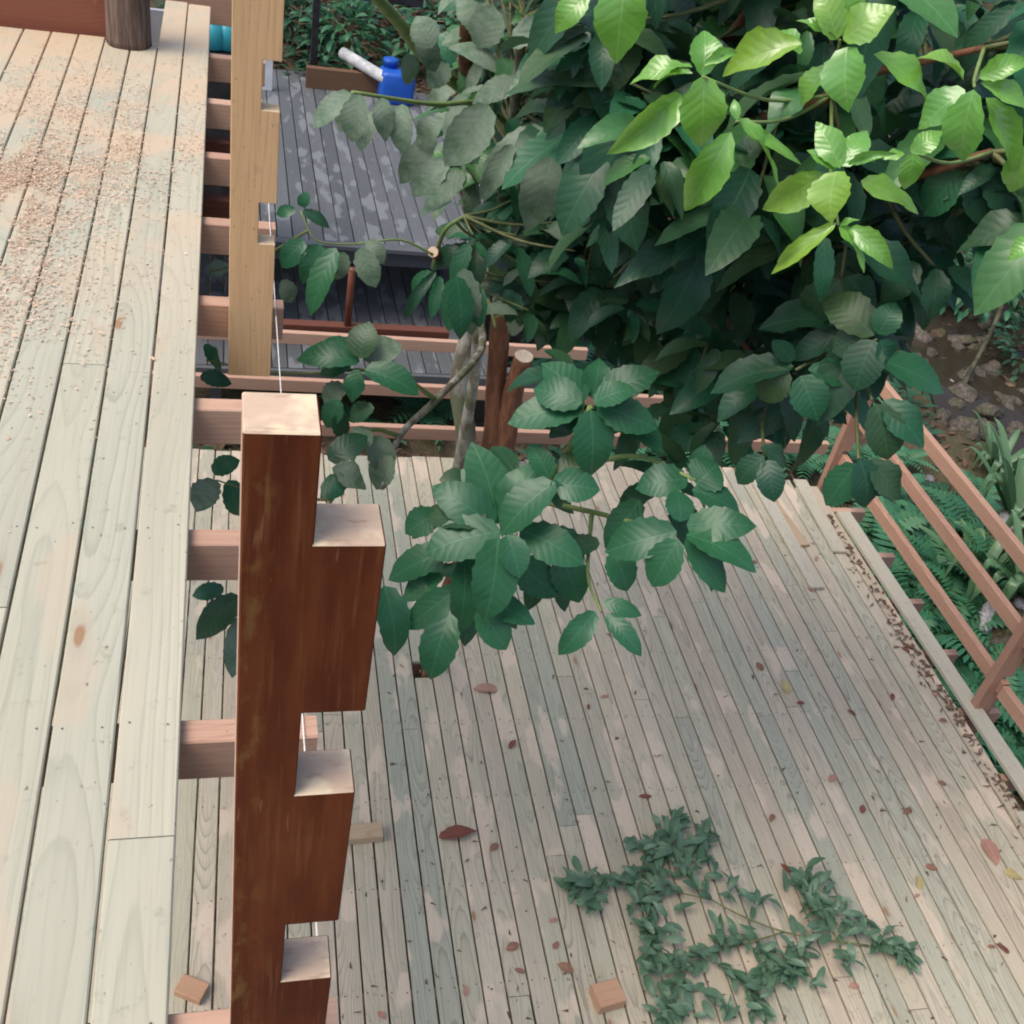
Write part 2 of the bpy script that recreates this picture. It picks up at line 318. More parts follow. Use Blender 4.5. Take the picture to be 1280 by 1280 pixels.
def tube_data(pts, radii, n=8, jitter=0.0):
    pts = [Vector(p) for p in pts]; vs = []; fs = []
    prev = None
    for i, p in enumerate(pts):
        t = (pts[min(i+1, len(pts)-1)] - pts[max(i-1, 0)]).normalized()
        if prev is None: a = t.orthogonal().normalized()
        else: a = (prev - t*prev.dot(t)).normalized()
        prev = a; b = t.cross(a)
        for k in range(n):
            an = 2*math.pi*k/n; rr = radii[i]*(1+U(-jitter, jitter))
            vs.append(p + (a*math.cos(an)+b*math.sin(an))*rr)
    for i in range(len(pts)-1):
        for k in range(n): fs.append((i*n+k, i*n+(k+1) % n, (i+1)*n+(k+1) % n, (i+1)*n+k))
    fs.append(tuple(range(n-1, -1, -1))); m = (len(pts)-1)*n; fs.append(tuple(range(m, m+n)))
    return vs, fs
def curve_pts(ctrl, n=10):
    """Catmull-Rom through the control points"""
    c = [Vector(p) for p in ctrl]; c = [c[0]*2-c[1]] + c + [c[-1]*2-c[-2]]; out = []
    for i in range(1, len(c)-2):
        for j in range(n):
            t = j/n; p0, p1, p2, p3 = c[i-1:i+3]
            out.append(0.5*((2*p1)+(p2-p0)*t+(2*p0-5*p1+4*p2-p3)*t*t+(3*p1-p0-3*p2+p3)*t**3))
    out.append(c[-2]); return out
def tube(name, mat, ctrl, r0, r1, parent=None, n=8, seg=8, jitter=0.0, endmat=None):
    p = curve_pts(ctrl, seg); rr = [r0+(r1-r0)*i/(len(p)-1) for i in range(len(p))]
    vs, fs = tube_data(p, rr, n, jitter)
    fm = [0]*len(fs)
    if endmat: fm[-1] = 1
    me = mesh(name, vs, fs, [mat]+([endmat] if endmat else []), fm)
    me.polygons.foreach_set('use_smooth', [len(f) == 4 for f in fs])
    return obj(name, me, parent)
def lathe(prof, n=20):
    vs = []; fs = []
    for r, z in prof:
        for k in range(n): vs.append((r*math.cos(2*math.pi*k/n), r*math.sin(2*math.pi*k/n), z))
    for i in range(len(prof)-1):
        for k in range(n): fs.append((i*n+k, i*n+(k+1) % n, (i+1)*n+(k+1) % n, (i+1)*n+k))
    fs.append(tuple(range(n-1, -1, -1))); m = (len(prof)-1)*n; fs.append(tuple(range(m, m+n)))
    return vs, fs

# ---------------------------------------------------------------- leaf meshes (unit length along +Y, width along X, face +Z)
def leaf_data(seg=12, wid=0.5, shape=(0.92, 0.62, 0.10), serr=0.05, fold=0.25, droop=0.25, twist=0.0, pointy=1.0, wave=0.0, seed=0):
    rnd = random.Random(seed); vs = []; uv = []; fs = []
    vs.append((0, 0, 0)); uv.append((.5, 0))
    for i in range(1, seg):
        t = i/seg
        wd = wid*0.5*(math.sin(math.pi*t**shape[0])**shape[1])*(1-shape[2]*t*pointy)
        if i % 2 == 0: wd *= 1-serr*2
        z = 0.05*math.sin(math.pi*t)+droop*(t-t*t)
        tw = twist*t
        wv = wave*math.sin(t*9+seed)
        for s in (-1, 0, 1):
            x = s*wd; zz = z + abs(s)*wd*fold + (wv*wd*s if s else 0)
            vs.append((x*math.cos(tw), t-(0.03 if s and i % 2 else 0)+rnd.uniform(-.006, .006), zz + x*math.sin(tw))); uv.append((0.5+s*0.5*wd/(wid*0.5), t))
    vs.append((0, 1, 0)); uv.append((.5, 1)); last = len(vs)-1
    fs += [(0, 2, 1), (0, 3, 2)]
    for i in range(seg-2):
        a = 1+i*3
        fs += [(a, a+1, a+4, a+3), (a+1, a+2, a+5, a+4)]
    a = 1+(seg-2)*3
    fs += [(a, a+1, last), (a+1, a+2, last)]
    return vs, fs, uv
LV = [leaf_data(12, 0.50, (0.92, 0.62, 0.10), sr, fo, dr, tw, 1.0, wv, i) for i, (sr, fo, dr, tw, wv) in enumerate([
    (.05, .22, .10, 0, .05), (.05, .35, .22, .15, .08), (.06, .12, .05, -.2, .06), (.05, .30, .35, .1, .1), (.04, .45, .18, -.1, .05), (.05, .05, .28, .25, .1)])]
LV += [leaf_data(13, 0.50, (0.88, 0.85, 0.22), sr, fo, dr, tw, 1.0, wv, 20+i) for i, (sr, fo, dr, tw, wv) in enumerate([
    (.040, .40, .30, .35, .25), (.045, .60, .42, -.4, .25), (.035, .25, .20, .5, .3), (.04, .75, .38, .3, .2)])]
_lm = {}
def leafmesh(mat, v):
    if (mat, v) not in _lm:
        vs, fs, uv = LV[v]; _lm[(mat, v)] = mesh('leaf', vs, fs, [mat], None, True, uv)
    return _lm[(mat, v)]
def leaf_matrix(base, tip, width, nrm):
    ax = tip-base; L = ax.length; y = ax/L
    z = (nrm - y*nrm.dot(y))
    z = z.normalized() if z.length > 1e-4 else y.orthogonal().normalized()
    x = y.cross(z); sx = width/0.5
    return Matrix(((x.x*sx, y.x*L, z.x*L, base.x), (x.y*sx, y.y*L, z.y*L, base.y), (x.z*sx, y.z*L, z.z*L, base.z), (0, 0, 0, 1)))
class LeafSet:
    def __init__(s): s.l = []
    def add(s, mtx, mat, v=None, pri=None):
        v = (random.randrange(6, 10) if mat == 'lime' else random.choice((0, 1, 2, 3, 4, 5, 0, 1, 3, 6, 8))) if v is None else v
        p = mtx.translation; d = (p-CAM).dot(FW)
        q = p + mtx.to_3x3() @ Vector((0, .5, 0)) - CAM
        qd = q.dot(FW); px = 640+FPX*q.dot(RT)/max(.1, qd); py = 640-FPX*q.dot(UP)/max(.1, qd)
        vis = -40 < px < 1320 and -40 < py < 1320
        size = mtx.to_3x3().col[1].length/max(.3, d)*(1 if vis else 0.1)
        s.l.append((size if pri is None else pri, mtx, mat, v))
    def build(s, parent, cap=290):
        s.l.sort(key=lambda t: -t[0])
        for size, m, mat, v in s.l[:cap]: obj('leaf', leafmesh(mat, v), parent, matrix=m)
        rest = s.l[cap:]
        if rest:
            mats = sorted(set(r[2] for r in rest)); VS = []; FS = []; UVS = []; FM = []
            for size, m, mat, v in rest:
                vs, fs, uv = LV[v]; o = len(VS)
                VS += [tuple(m @ Vector(p)) for p in vs]; FS += [tuple(i+o for i in f) for f in fs]; UVS += uv; FM += [mats.index(mat)]*len(fs)
            o = obj('foliage', mesh('foliage', VS, FS, mats, FM, True, UVS), parent); o['kind'] = 'stuff'
ZUP = Vector((0, 0, 1))
def pxleaf(ls, b, t, d, wpx, mat, dd=0.03, roll=0.0, v=None):
    """a leaf from base pixel to tip pixel at distance d along the view, tip dd further"""
    B = atd(b[0], b[1], d); T = atd(t[0], t[1], d+dd)
    toc = (CAM-B).normalized(); n = (toc*0.75 + ZUP*0.6).normalized()
    y = (T-B).normalized(); n = Matrix.Rotation(roll, 3, y) @ n
    ls.add(leaf_matrix(B, T, wpx*d/FPX*1.14, n), mat, v, pri=10)
def rosette(ls, c, axis, n, L, mat, el=(-0.7, 0.15), wr=(0.42, 0.55), Lr=(0.75, 1.15)):
    axis = axis.normalized(); a = axis.orthogonal().normalized(); b = axis.cross(a); ph = U(0, 6.28)
    for i in range(n):
        an = ph + 2*math.pi*i/n + U(-.25, .25); e = U(*el)
        dr = ((a*math.cos(an)+b*math.sin(an))*math.cos(e) + axis*math.sin(e) - ZUP*0.25).normalized()
        l = L*U(*Lr); base = c + dr*l*0.18 + axis*U(-.03, .02)
        nr = (axis*0.7 + ZUP*0.6 + Vector((U(-.3, .3), U(-.3, .3), U(-.1, .1))))
        ls.add(leaf_matrix(base, base+dr*l, l*U(*wr), nr), mat if isinstance(mat, str) else random.choice(mat))

# ================================================================ setting: ground, creek
def sm(a, b, x):
    t = min(1, max(0, (x-a)/(b-a))); return t*t*(3-2*t)
def gz(x, y):
    h = -5.75 + 2.02*sm(15.2, 17.2, y)*(1-sm(4.5, 8, x)) - 0.9*sm(5.5, 11, x)*(1-0.3*sm(17, 24, y))
    h += 0.22*max(0, y-17.6)*(1-sm(4.5, 8, x)) + 0.30*max(0, x+y*0.35-19.5) + 0.34*max(0, y-24)*sm(4.5, 8, x)
    h += 0.5*sm(-1, -6, x)
    h += 2.6*math.exp(-(((x-9.4)/1.15)**2+((y-7.6)/1.3)**2))
    p = Vector((x, y, 0))
    return h + 0.22*mnoise.noise(p*0.5) + 0.10*mnoise.noise(p*1.7) + 0.04*mnoise.noise(p*4.1)
def make_ground():
    xs = list(np.arange(-12, 18, 0.22)) + list(np.arange(18, 60, 1.4)); ys = list(np.arange(-8, 22, 0.22)) + list(np.arange(22, 70, 1.4))
    vs = [(x, y, gz(x, y)) for y in ys for x in xs]; n = len(xs)
    fs = [(j*n+i, j*n+i+1, (j+1)*n+i+1, (j+1)*n+i) for j in range(len(ys)-1) for i in range(n-1)]
    tag(obj('ground', mesh('ground', vs, fs, ['ground'], None, True)), kind='structure')
make_ground()
def make_creek():
    ctr = [(11.0, 6), (11.8, 10), (12.6, 13.0), (13.6, 16), (16.5, 20), (20, 25)]; p = curve_pts([(a, b, 0) for a, b in ctr], 8); vs = []; fs = []
    for i, q in enumerate(p):
        t = (p[min(i+1, len(p)-1)]-p[max(i-1, 0)]).normalized(); s = Vector((t.y, -t.x, 0))
        z = gz(q.x, q.y)+0.06
        for k in (-1.3, -0.4, 0.5, 1.4): vs.append((q.x+s.x*k, q.y+s.y*k, z))
    for i in range(len(p)-1):
        for k in range(3): fs.append((i*4+k, i*4+k+1, i*4+k+5, i*4+k+4))
    tag(obj('creek_water', mesh('creek_water', vs, fs, ['water'], None, True)), kind='structure')
make_creek()

# ================================================================ upper deck
P = 0.125
ud = thing('timber_deck', 'pale green treated pine upper deck with sawdust at left', 'deck', (0, 0, 0))
joints = {0: [1.28], 1: [4.35], 2: [2.92], 3: [1.9], 4: [3.6], 5: [2.3], 6: [4.4], 7: [1.2], 8: [3.1], 9: [2.1], 10: [3.9], 11: [1.5], 12: [2.8]}
for k in range(13):
    ye = 6.76 + (0.02 if k else 0) if k < 2 else 5.99+U(-.01, .01)
    ys = [-1.3] + joints[k] + [ye]
    for a, b in zip(ys[:-1], ys[1:]):
        o = box('deck_board', 'deck', -P*(k+1)+.0034, -P*k-.0034, a+.0015, b-.0015, -.030, 0, 'Y', ud, 0.003)
        o.rotation_euler.z = U(-.0004, .0004); o.location.z += U(-.0015, .0)
JB = [-.31, .32, .956, 1.587, 2.21, 2.811, 3.437, 4.056, 4.703, 5.361, 6.029]
for y in JB: box('joist', 'joist', -1.72, .272+U(-.006, .006), y-.062, y, -.156, -.0325, 'X', ud, 0.004)
for y in (4.69, 5.35): box('bearer', 'darkbeam', -1.75, .19, y-.07, y, -.34, -.21, 'X', ud, 0.004)
box('bearer', 'darkbeam', -1.5, -1.35, -1.2, 6.1, -.36, -.158, 'Y', ud, 0.004)
for y in (-.8, 5.6):
    zg = gz(-1.42, y)-.2; box('support_post', 'railpost', -1.50, -1.35, y-.07, y+.07, zg, -.362, 'Z', ud, 0.004)
def screws(name, spots, parent, r):
    VS = []; FS = []
    for p in spots:
        o = len(VS); VS.extend([(p[0]+r*math.cos(q*1.047), p[1]+r*math.sin(q*1.047), p[2]) for q in range(6)]); FS.append(tuple(range(o, o+6)))
    tag(obj(name, mesh(name, VS, FS, ['screw']), parent), kind='stuff')
screws('screw_heads', [(-P*(k+f)+U(-.004, .004), y-.03+U(-.012, .012), .0008) for k in range(13) for f in (.2, .8) for y in JB if y < (6.7 if k < 2 else 5.9)], ud, .0024)
box('end_joist', 'joist', -.24, .33, 6.80, 6.87, -.11, .045, 'X', ud, 0.004)

def notched_post(name, label, yf, th, prof, matface, matcut, matside):
    """profile polygon in XZ (front view), extruded along Y"""
    x0 = prof[0][0]; z0 = prof[0][1]
    root = tag(obj(name, None, None, (x0, yf, z0)), label, 'post')
    n = len(prof); c = 0.003
    vs = [(x-x0, 0, z-z0) for x, z in prof] + [(x-x0, th, z-z0) for x, z in prof]
    fs = [tuple(range(n)), tuple(range(2*n-1, n-1, -1))]; fm = [0, 0]
    for i in range(n):
        j = (i+1) % n; fs.append((j, i, n+i, n+j))
        dx, dz = prof[j][0]-prof[i][0], prof[j][1]-prof[i][1]
        if abs(dx) > abs(dz): fm.append(1)
        elif abs(prof[i][0]-x0) < .02: fm.append(2)
        else: fm.append(0)
    me = mesh(name, vs, fs, [matface, matcut, matside], fm)
    import bmesh
    bm = bmesh.new(); bm.from_mesh(me); bmesh.ops.recalc_face_normals(bm, faces=bm.faces)
    bmesh.ops.bevel(bm, geom=list(bm.edges), offset=0.0018, segments=1, affect='EDGES', material=-1); bm.to_mesh(me); bm.free()
    obj('timber', me, root)
    return root
def pz(px, py, y): return aty(px, py, y).z
by, ty = 0.826, 3.30
bx = [aty(302, 600, by).x, aty(395, 650, by).x, aty(481, 700, by).x]
zz = [pz(350, 541, by), pz(440, 681, by), pz(420, 891, by), pz(405, 992, by), pz(390, 1154, by), pz(382, 1224, by)]
bprof = [(bx[0], -.30), (bx[2], -.30), (bx[2], zz[5]), (bx[1], zz[5]), (bx[1], zz[4]), (bx[2], zz[4]), (bx[2], zz[3]+.001), (bx[1], zz[3]), (bx[1], zz[2]), (bx[2], zz[2]), (bx[2], zz[1]), (bx[1], zz[1]), (bx[1], zz[0]), (bx[0], zz[0])]
notched_post('notched_post', 'dark reddish brown notched post with pale cut steps, nearest the camera', by, .067, bprof, 'stain', 'cut', 'rawside')
tx = [aty(288, 200, ty).x, aty(323, 280, ty).x, aty(346, 254, ty).x]
tz = [pz(310, 470, ty), pz(330, 305, ty), pz(330, 254, ty), pz(330, 138, ty), pz(330, 75, ty)]
tprof = [(tx[0], tz[0]), (tx[2], tz[0]), (tx[2], tz[1]), (tx[1], tz[1]), (tx[1], tz[2]), (tx[2], tz[2]), (tx[2], tz[3]), (tx[1], tz[3]), (tx[1], tz[4]), (tx[2], tz[4]), (tx[2], 1.06), (tx[1], 1.06), (tx[1], 1.2), (tx[0], 1.2)]
notched_post('notched_post', 'light tan notched post bolted to the joists at the upper deck edge', ty, .068, tprof, 'tan', 'tancut', 'tan')
# string line along the joist ends
s = curve_pts([(.246, -.4, -.026), (.246, 3.2, -.027), (.246, 6.6, -.026)], 6)
vs, fs = tube_data(s, [.0016]*len(s), 5)
tag(obj('string_line', mesh('string_line', vs, fs, ['string'])), 'white string line stretched along the joist ends beside the posts', 'string')
# log post, red board, panel at the far end of the upper deck
lg = [(0.108, 0), (.106, .03), (.104, .3), (.102, .8), (.101, 1.4)]
vs, fs = lathe(lg, 22); vs = [(x*(1+.03*math.sin(5*math.atan2(y, x))), y*(1+.03*math.sin(5*math.atan2(y, x))), z) for x, y, z in vs]
tag(obj('log_post', mesh('log_post', vs, fs, ['log'], None, True), None, (-.385, 5.93, .0005)), 'round dark weathered log post standing at the far deck end', 'post')
rb = tag(obj('fascia_board', beam('redboard', 3.2, .05, .62, .004, 'X'), None, (-2.075, 6.06, .19)), 'wide red brown board standing upright behind the sawdust', 'board')
tag(obj('wall_panel', beam('glassdark', .32, .04, 2.2, .004, 'Z'), None, (-.42, 7.3, -1.3)), 'pale grey panel glimpsed behind the round log post', 'panel')
# sawdust shavings
def make_shavings():
    VS = []; FS = []
    def flake(p, s):
        a = U(0, 6.28); u = Vector((math.cos(a), math.sin(a), U(-.35, .35)))*s; v = Vector((-math.sin(a), math.cos(a), U(-.35, .35)))*s*U(.25, .6)
        o = len(VS); VS.extend([p-u-v, p+u-v, p+u+v+Vector((0, 0, s*.5)), p-u+v+Vector((0, 0, s*.3))]); FS.append((o, o+1, o+2, o+3))
    blobs = [(30, 225, 75, 32, 2300), (70, 185, 75, 36, 2000), (0, 250, 50, 22, 1500), (120, 150, 70, 30, 900), (10, 350, 36, 55, 1500), (0, 300, 25, 30, 700), (170, 190, 60, 30, 450), (100, 95, 110, 22, 500), (120, 290, 50, 60, 260), (60, 420, 60, 60, 160), (225, 195, 25, 8, 60), (90, 300, 120, 120, 350)]
    for cx, cy, sx, sy, n in blobs:
        for i in range(int(n*2.6)):
            p = atz(random.gauss(cx, sx), random.gauss(cy, sy), .001)
            if p.x > -.006 or p.y > 5.96 or p.x < -1.55: continue
            if mnoise.noise(Vector((p.x*7, p.y*3.2, 1.7)))+.5*mnoise.noise(Vector((p.x*16, p.y*8, 5))) < U(-.45, .15): continue
            p.z = .0015+abs(random.gauss(0, .004)); flake(p, U(.0018, .0062)*random.choice((.6, .8, 1)))
    tag(obj('wood_shavings', mesh('wood_shavings', VS, FS, ['shaving'])), 'orange brown sawdust and shavings scattered over upper deck boards', 'sawdust', kind='stuff')
make_shavings()

# ================================================================ lower deck
Z2 = -3.67
ROT = -math.radians(1.2)
ldc = Vector((2.6, 4.5, Z2))
ld = tag(obj('timber_deck', None, None, ldc, (0, 0, ROT)), 'weathered pale lower deck of long narrow boards below the tree', 'deck')
def lloc(p):
    d = Vector(p)-ldc; c, s_ = math.cos(-ROT), math.sin(-ROT); return Vector((d.x*c-d.y*s_, d.x*s_+d.y*c, d.z))
far = 7.53-ldc.y; ref = lloc(atz(571.9, 1039.8, Z2)).x
hole = lloc(atz(534, 837, Z2))
k0 = math.floor((-3.4-ref)/P); right_edge = 5.30-ldc.x
k = k0
while ref+P*(k+1) <= right_edge+0.04:
    x0, x1 = ref+P*k, ref+P*(k+1); cuts = [-5.6]
    c = -5.6+U(1.0, 6.0)
    while c < far-1.0: cuts.append(c); c += U(4.2, 5.6)
    e = far + U(-.02, .02)
    if x1 > right_edge-.35: e = far-.1-U(0, .25)
    cuts.append(e)
    segs = list(zip(cuts[:-1], cuts[1:]))
    if x0-.02 < hole.x < x1+.02:
        segs = []
        hs = [cuts[0]] + [q for q in cuts[1:-1] if abs(q-hole.y) > .3] + [cuts[-1]]
        for a, b in zip(hs[:-1], hs[1:]):
            if a < hole.y < b: segs += [(a, hole.y-.075), (hole.y+.075, b)]
            else: segs.append((a, b))
    for a, b in segs:
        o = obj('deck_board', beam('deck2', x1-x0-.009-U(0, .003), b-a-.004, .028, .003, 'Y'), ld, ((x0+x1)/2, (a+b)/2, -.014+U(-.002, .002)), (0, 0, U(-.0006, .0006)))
    k += 1
for y in [4.62-.6*i for i in range(10, 0, -1)]+[4.62, 5.22, 5.80, 6.38, 7.0]: box('joist', 'joist', -.9-ldc.x, 5.68-ldc.x+U(-.015, .015), y-.062-ldc.y, y-ldc.y, -.155, -.031, 'X', ld, .004)
for (a, b) in (((350, 412), (735, 437)), ((265, 472), (830, 492)), ((430, 530), (1035, 552))):
    A, B = atz(a[0], a[1], Z2-.03), atz(b[0], b[1], Z2-.03); A, B = lloc(A), lloc(B); y = (A.y+B.y)/2
    obj('joist', beam('joist', B.x-A.x+1.3, .062, .125, .004, 'X'), ld, ((A.x-1.3+B.x)/2, y, -.094))
for x, yq in ((-.6, 10.1), (2.3, 7.5), (5.15, 7.5)): box('bearer', 'darkbeam', x-.05-ldc.x, x+.05-ldc.x, -1.2-ldc.y, yq-ldc.y, -.32, -.158, 'Y', ld, .004)
for x in (-.6, 2.3, 5.15):
    for y in (1.0, 4.3, 7.35):
        zb = gz(x, y)-.3; box('support_post', 'railpost', x-.06-ldc.x, x+.06-ldc.x, y-.06-ldc.y, y+.06-ldc.y, zb-Z2, -.322, 'Z', ld, .004)
screws('screw_heads', [(ref+P*(kk+f)+U(-.006, .006), y-.03-ldc.y+U(-.012, .012), .0022) for kk in range(-12, 25) for f in (.22, .78) for y in [4.62-.6*i for i in range(6)]+[5.22, 5.80, 6.38, 7.0]], ld, .005)
# rim boards lying along the open edge
xr = atz(1050, 640, Z2+.04).x
box('rim_board', 'rim', xr-.05-ldc.x, xr+.085-ldc.x, 3.70-ldc.y, 6.85-ldc.y, .004, .042, 'Y', ld, .004).rotation_euler.z = math.radians(1.0)
box('rim_board', 'rim', xr-.13-ldc.x, xr+.02-ldc.x, .6-ldc.y, 3.66-ldc.y, .004, .036, 'Y', ld, .004).rotation_euler.z = math.radians(1.0)
# loose boards lying on the deck near the far corner
def loose(a, b, wd, mat, label, dz=.018, nm='loose_board'):
    A, B = atz(*a, Z2+dz), atz(*b, Z2+dz); d = B-A
    o = obj(nm, beam(mat, wd, d.length, .024, .003, 'Y'), None, (A+B)/2+Vector((0, 0, -.004)), (0, 0, -math.atan2(d.x, d.y)))
    return tag(o, label, 'board')
loose((966, 628), (1006, 682), .10, 'offcutpale', 'short tan board offcut lying on the lower deck far corner')
loose((940, 590), (1022, 735), .12, 'rim', 'loose pale board lying on the far right of lower deck', .022)
loose((1000, 600), (1050, 690), .13, 'rim', 'loose weathered board beside the far end of the rim board', .02)
# right railing
rl = thing('railing', 'pinkish timber railing of three rails along the lower deck edge', 'railing', (5.5, 4.5, Z2))
def rpost(px, py, yy, wx):
    b = atz(px, py, Z2); zt = 1.22; o = rl.location
    x0 = b.x-o.x
    prof = [(x0, -.3), (x0+wx, -.3), (x0+wx, .225), (x0+wx*.5, .225), (x0+wx*.5, .378), (x0+wx, .378), (x0+wx, .673), (x0+wx*.5, .673), (x0+wx*.5, .821), (x0+wx, .821), (x0+wx, 1.08), (x0+wx*.5, 1.08), (x0+wx*.5, zt), (x0, zt)]
    n = len(prof); th = .068; y0 = b.y-o.y
    vs = [(x, y0-th, z) for x, z in prof] + [(x, y0, z) for x, z in prof]
    fs = [tuple(range(n)), tuple(range(2*n-1, n-1, -1))] + [((i+1) % n, i, n+i, n+(i+1) % n) for i in range(n)]
    obj('post', mesh('post', vs, fs, ['railpost']), rl); return x0, y0
x0, y0 = rpost(1210, 882, 4.5, .145)
x1, y1 = rpost(1024, 600, 7.1, .145)
rpost(1290, 1085, 2.0, .145)
for zr, ye, dx in ((.23, 2.85, 0), (.678, 2.95, .0), (1.082, 2.9, .0)):
    rx0 = x0+.076; 
    obj('rail', beam('rail', .058, ye+.0-(-.05), .112, .005, 'Y'), rl, (rx0+.034, (ye-.05)/2, zr+.057), (0, 0, math.atan2(x0-x1, y1-y0)))
    obj('rail', beam('rail', .058, 3.6, .112, .005, 'Y'), rl, (rx0+.05, -1.87, zr+.057), (0, 0, math.radians(1.5)))

# ================================================================ old grey decks beyond
G1, G2 = -3.70, -4.78
ye = atz(430, 302, G1).y; yb = atz(400, 92, G1).y
g1 = thing('grey_deck', 'old slate grey deck seen between the post and the tree', 'deck', (1.5, ye, G1))
PG = .174; gx = atz(*(240+435/3.2, 219), G1).x
for k in range(-14, 22):
    xa = gx+PG*k
    ln = yb-ye + (0 if xa < atz(385, 100, G1).x else -.15)
    obj('deck_board', beam('greydeck', PG-.012, ln, .035, .004, 'Y'), g1, (xa+PG/2-1.5, ln/2, -.0175+U(-.003, .003)), (0, 0, U(-.001, .001)))
obj('edge_beam', beam('greybeam', 7.0, .13, .05, .004, 'X'), g1, (.6, -.07, -.022))
obj('edge_beam', beam('greybeam', 7.0, .07, .22, .004, 'X'), g1, (.6, .06, -.17))
for xx in (-1.2, 2.8): box('support_post', 'greybeam', xx-.06, xx+.06, .15, .27, gz(xx+1.5, ye)-G1-.3, -.04, 'Z', g1)
ya = atz(420, 462, G2).y
g2 = thing('grey_deck', 'lower step of the old grey deck under the bare joists', 'deck', (1.5, ya, G2))
for k in range(-10, 13):
    xa = gx-.05+PG*k; ln = ye+2.4-ya
    obj('deck_board', beam('greydeck', PG-.012, ln, .035, .004, 'Y'), g2, (xa+PG/2-1.5, ln/2, -.0175+U(-.003, .003)))
box('edge_beam', 'greybeam', -3.2, 2.4, -.06, -.005, -.22, -.005, 'X', g2)
for xx in (-1.5, 1.9): box('support_post', 'greybeam', xx-.06, xx+.06, .15, .27, gz(xx+1.5, ya)-G2-.3, -.04, 'Z', g2)
A, B = atz(345, 398, G1), atz(560, 409, G1)
tag(obj('cross_beam', beam('darkbeam', (B-A).length+1.5, .11, .13, .004, 'X'), None, (A+B)/2+Vector((-.75, -.05, -.066)), (0, 0, math.atan2(B.y-A.y, B.x-A.x))), 'dark brown cross beam beyond the bare joists, before grey deck', 'beam')
b = atz(434, 404, G1); vs, fs = lathe([(.036, 0), (.036, .62), (.03, .63)], 12)
tag(obj('steel_stake', mesh('steel_stake', vs, fs, ['redbrown'], None, True), None, (b.x, b.y-.04, G1)), 'thin red brown stake standing in front of the grey deck', 'stake')
b = atz(333, 112, G1)
tag(obj('white_post', beam('white', .16, .08, .55, .004, 'Z'), None, (b.x, b.y, G1+.28)), 'short white post standing on the grey deck behind tan post', 'post')
# garden bed, edging, pipe, frame, blue drum
a, b = atz(388, 108, G1), atz(474, 116, G1)
tag(obj('bed_edging', beam('bedtimber', b.x-a.x+.15, .12, .30, .006, 'X'), None, ((a.x+b.x)/2, a.y-.03, G1+.15)), 'brown timber edging of the garden bed beyond the grey deck', 'edging')
p0, p1 = atz(428, 66, G1+.45), atz(482, 96, G1+.35); p1.y -= .1
vs, fs = tube_data([p0, p0.lerp(p1, .5), p1], [.085]*3, 14); me = mesh('white_pipe', vs, fs, ['whitedirty'], None, False)
tag(obj('white_pipe', me), 'dirty white pipe lying across mulch beside the blue container', 'pipe')
def frame():
    q = atz(391, 92, G1+.1); t = thing('black_frame', 'black metal frame post and bar over the garden bed', 'frame', q)
    obj('post', beam('black', .10, .10, 1.5, .004, 'Z'), t, (0, 0, .6))
    obj('bar', beam('greybeam', 1.5, .16, .07, .004, 'X'), t, (.80, .05, 1.40)); obj('bar', beam('black', 1.5, .06, .22, .004, 'X'), t, (.80, .0, 1.24))
frame()
def drum():
    a, b = atz(477, 130, G1), atz(512, 130, G1); wd = b.x-a.x
    t = thing('blue_container', 'bright blue plastic container standing on the grey deck', 'container', ((a.x+b.x)/2, a.y+.2, G1))
    vs, fs = [], []
    for s_, z in ((.57, 0), (.6, .05), (.6, .40), (.56, .44), (.4, .46)):
        for q in range(16):
            an = 2*math.pi*q/16; c_, n_ = math.cos(an), math.sin(an); e = 0.35
            vs.append((math.copysign(abs(c_)**e, c_)*s_*wd, math.copysign(abs(n_)**e, n_)*s_*wd*.8, z))
    for i in range(4):
        for q in range(16): fs.append((i*16+q, i*16+(q+1) % 16, (i+1)*16+(q+1) % 16, (i+1)*16+q))
    fs.append(tuple(range(64, 80))); fs.append(tuple(range(15, -1, -1)))
    bd = obj('body', mesh('body', vs, fs, ['bluep'], None, True), t)
    vs, fs = lathe([(.10, 0), (.10, .06), (.115, .065), (.115, .12), (.09, .13)], 16); obj('cap', mesh('cap', vs, fs, ['bluep'], None, True), bd, (-.1, .1, .455))
drum()
def jug(px, py, lab):
    p = atz(px, py, -1.6); vs, fs = lathe([(.10, 0), (.13, .02), (.13, .16), (.10, .22), (.045, .27), (.045, .31), (.06, .315), (.06, .35)], 18)
    t = thing('plastic_jug', lab, 'jug', p); jb = obj('body', mesh('body', vs, fs, ['teal'], None, True), t)
    vs, fs = lathe([(.05, 0), (.05, .05), (.03, .055)], 12); obj('cap', mesh('cap', vs, fs, ['white'], None, True), jb, (0, 0, .35))
    return p
j1 = jug(267, 60, 'teal plastic jug beside the deck edge, left of the pair'); j2 = jug(285, 61, 'teal plastic jug partly hidden by the tan post')
tag(obj('dark_cabinet', beam('black', j2.x-j1.x+.9, .55, 2.03, .004, 'X'), None, (j1.x-.12, j1.y+.05, -2.62)), 'black cabinet under the teal jugs below the upper deck', 'cabinet')

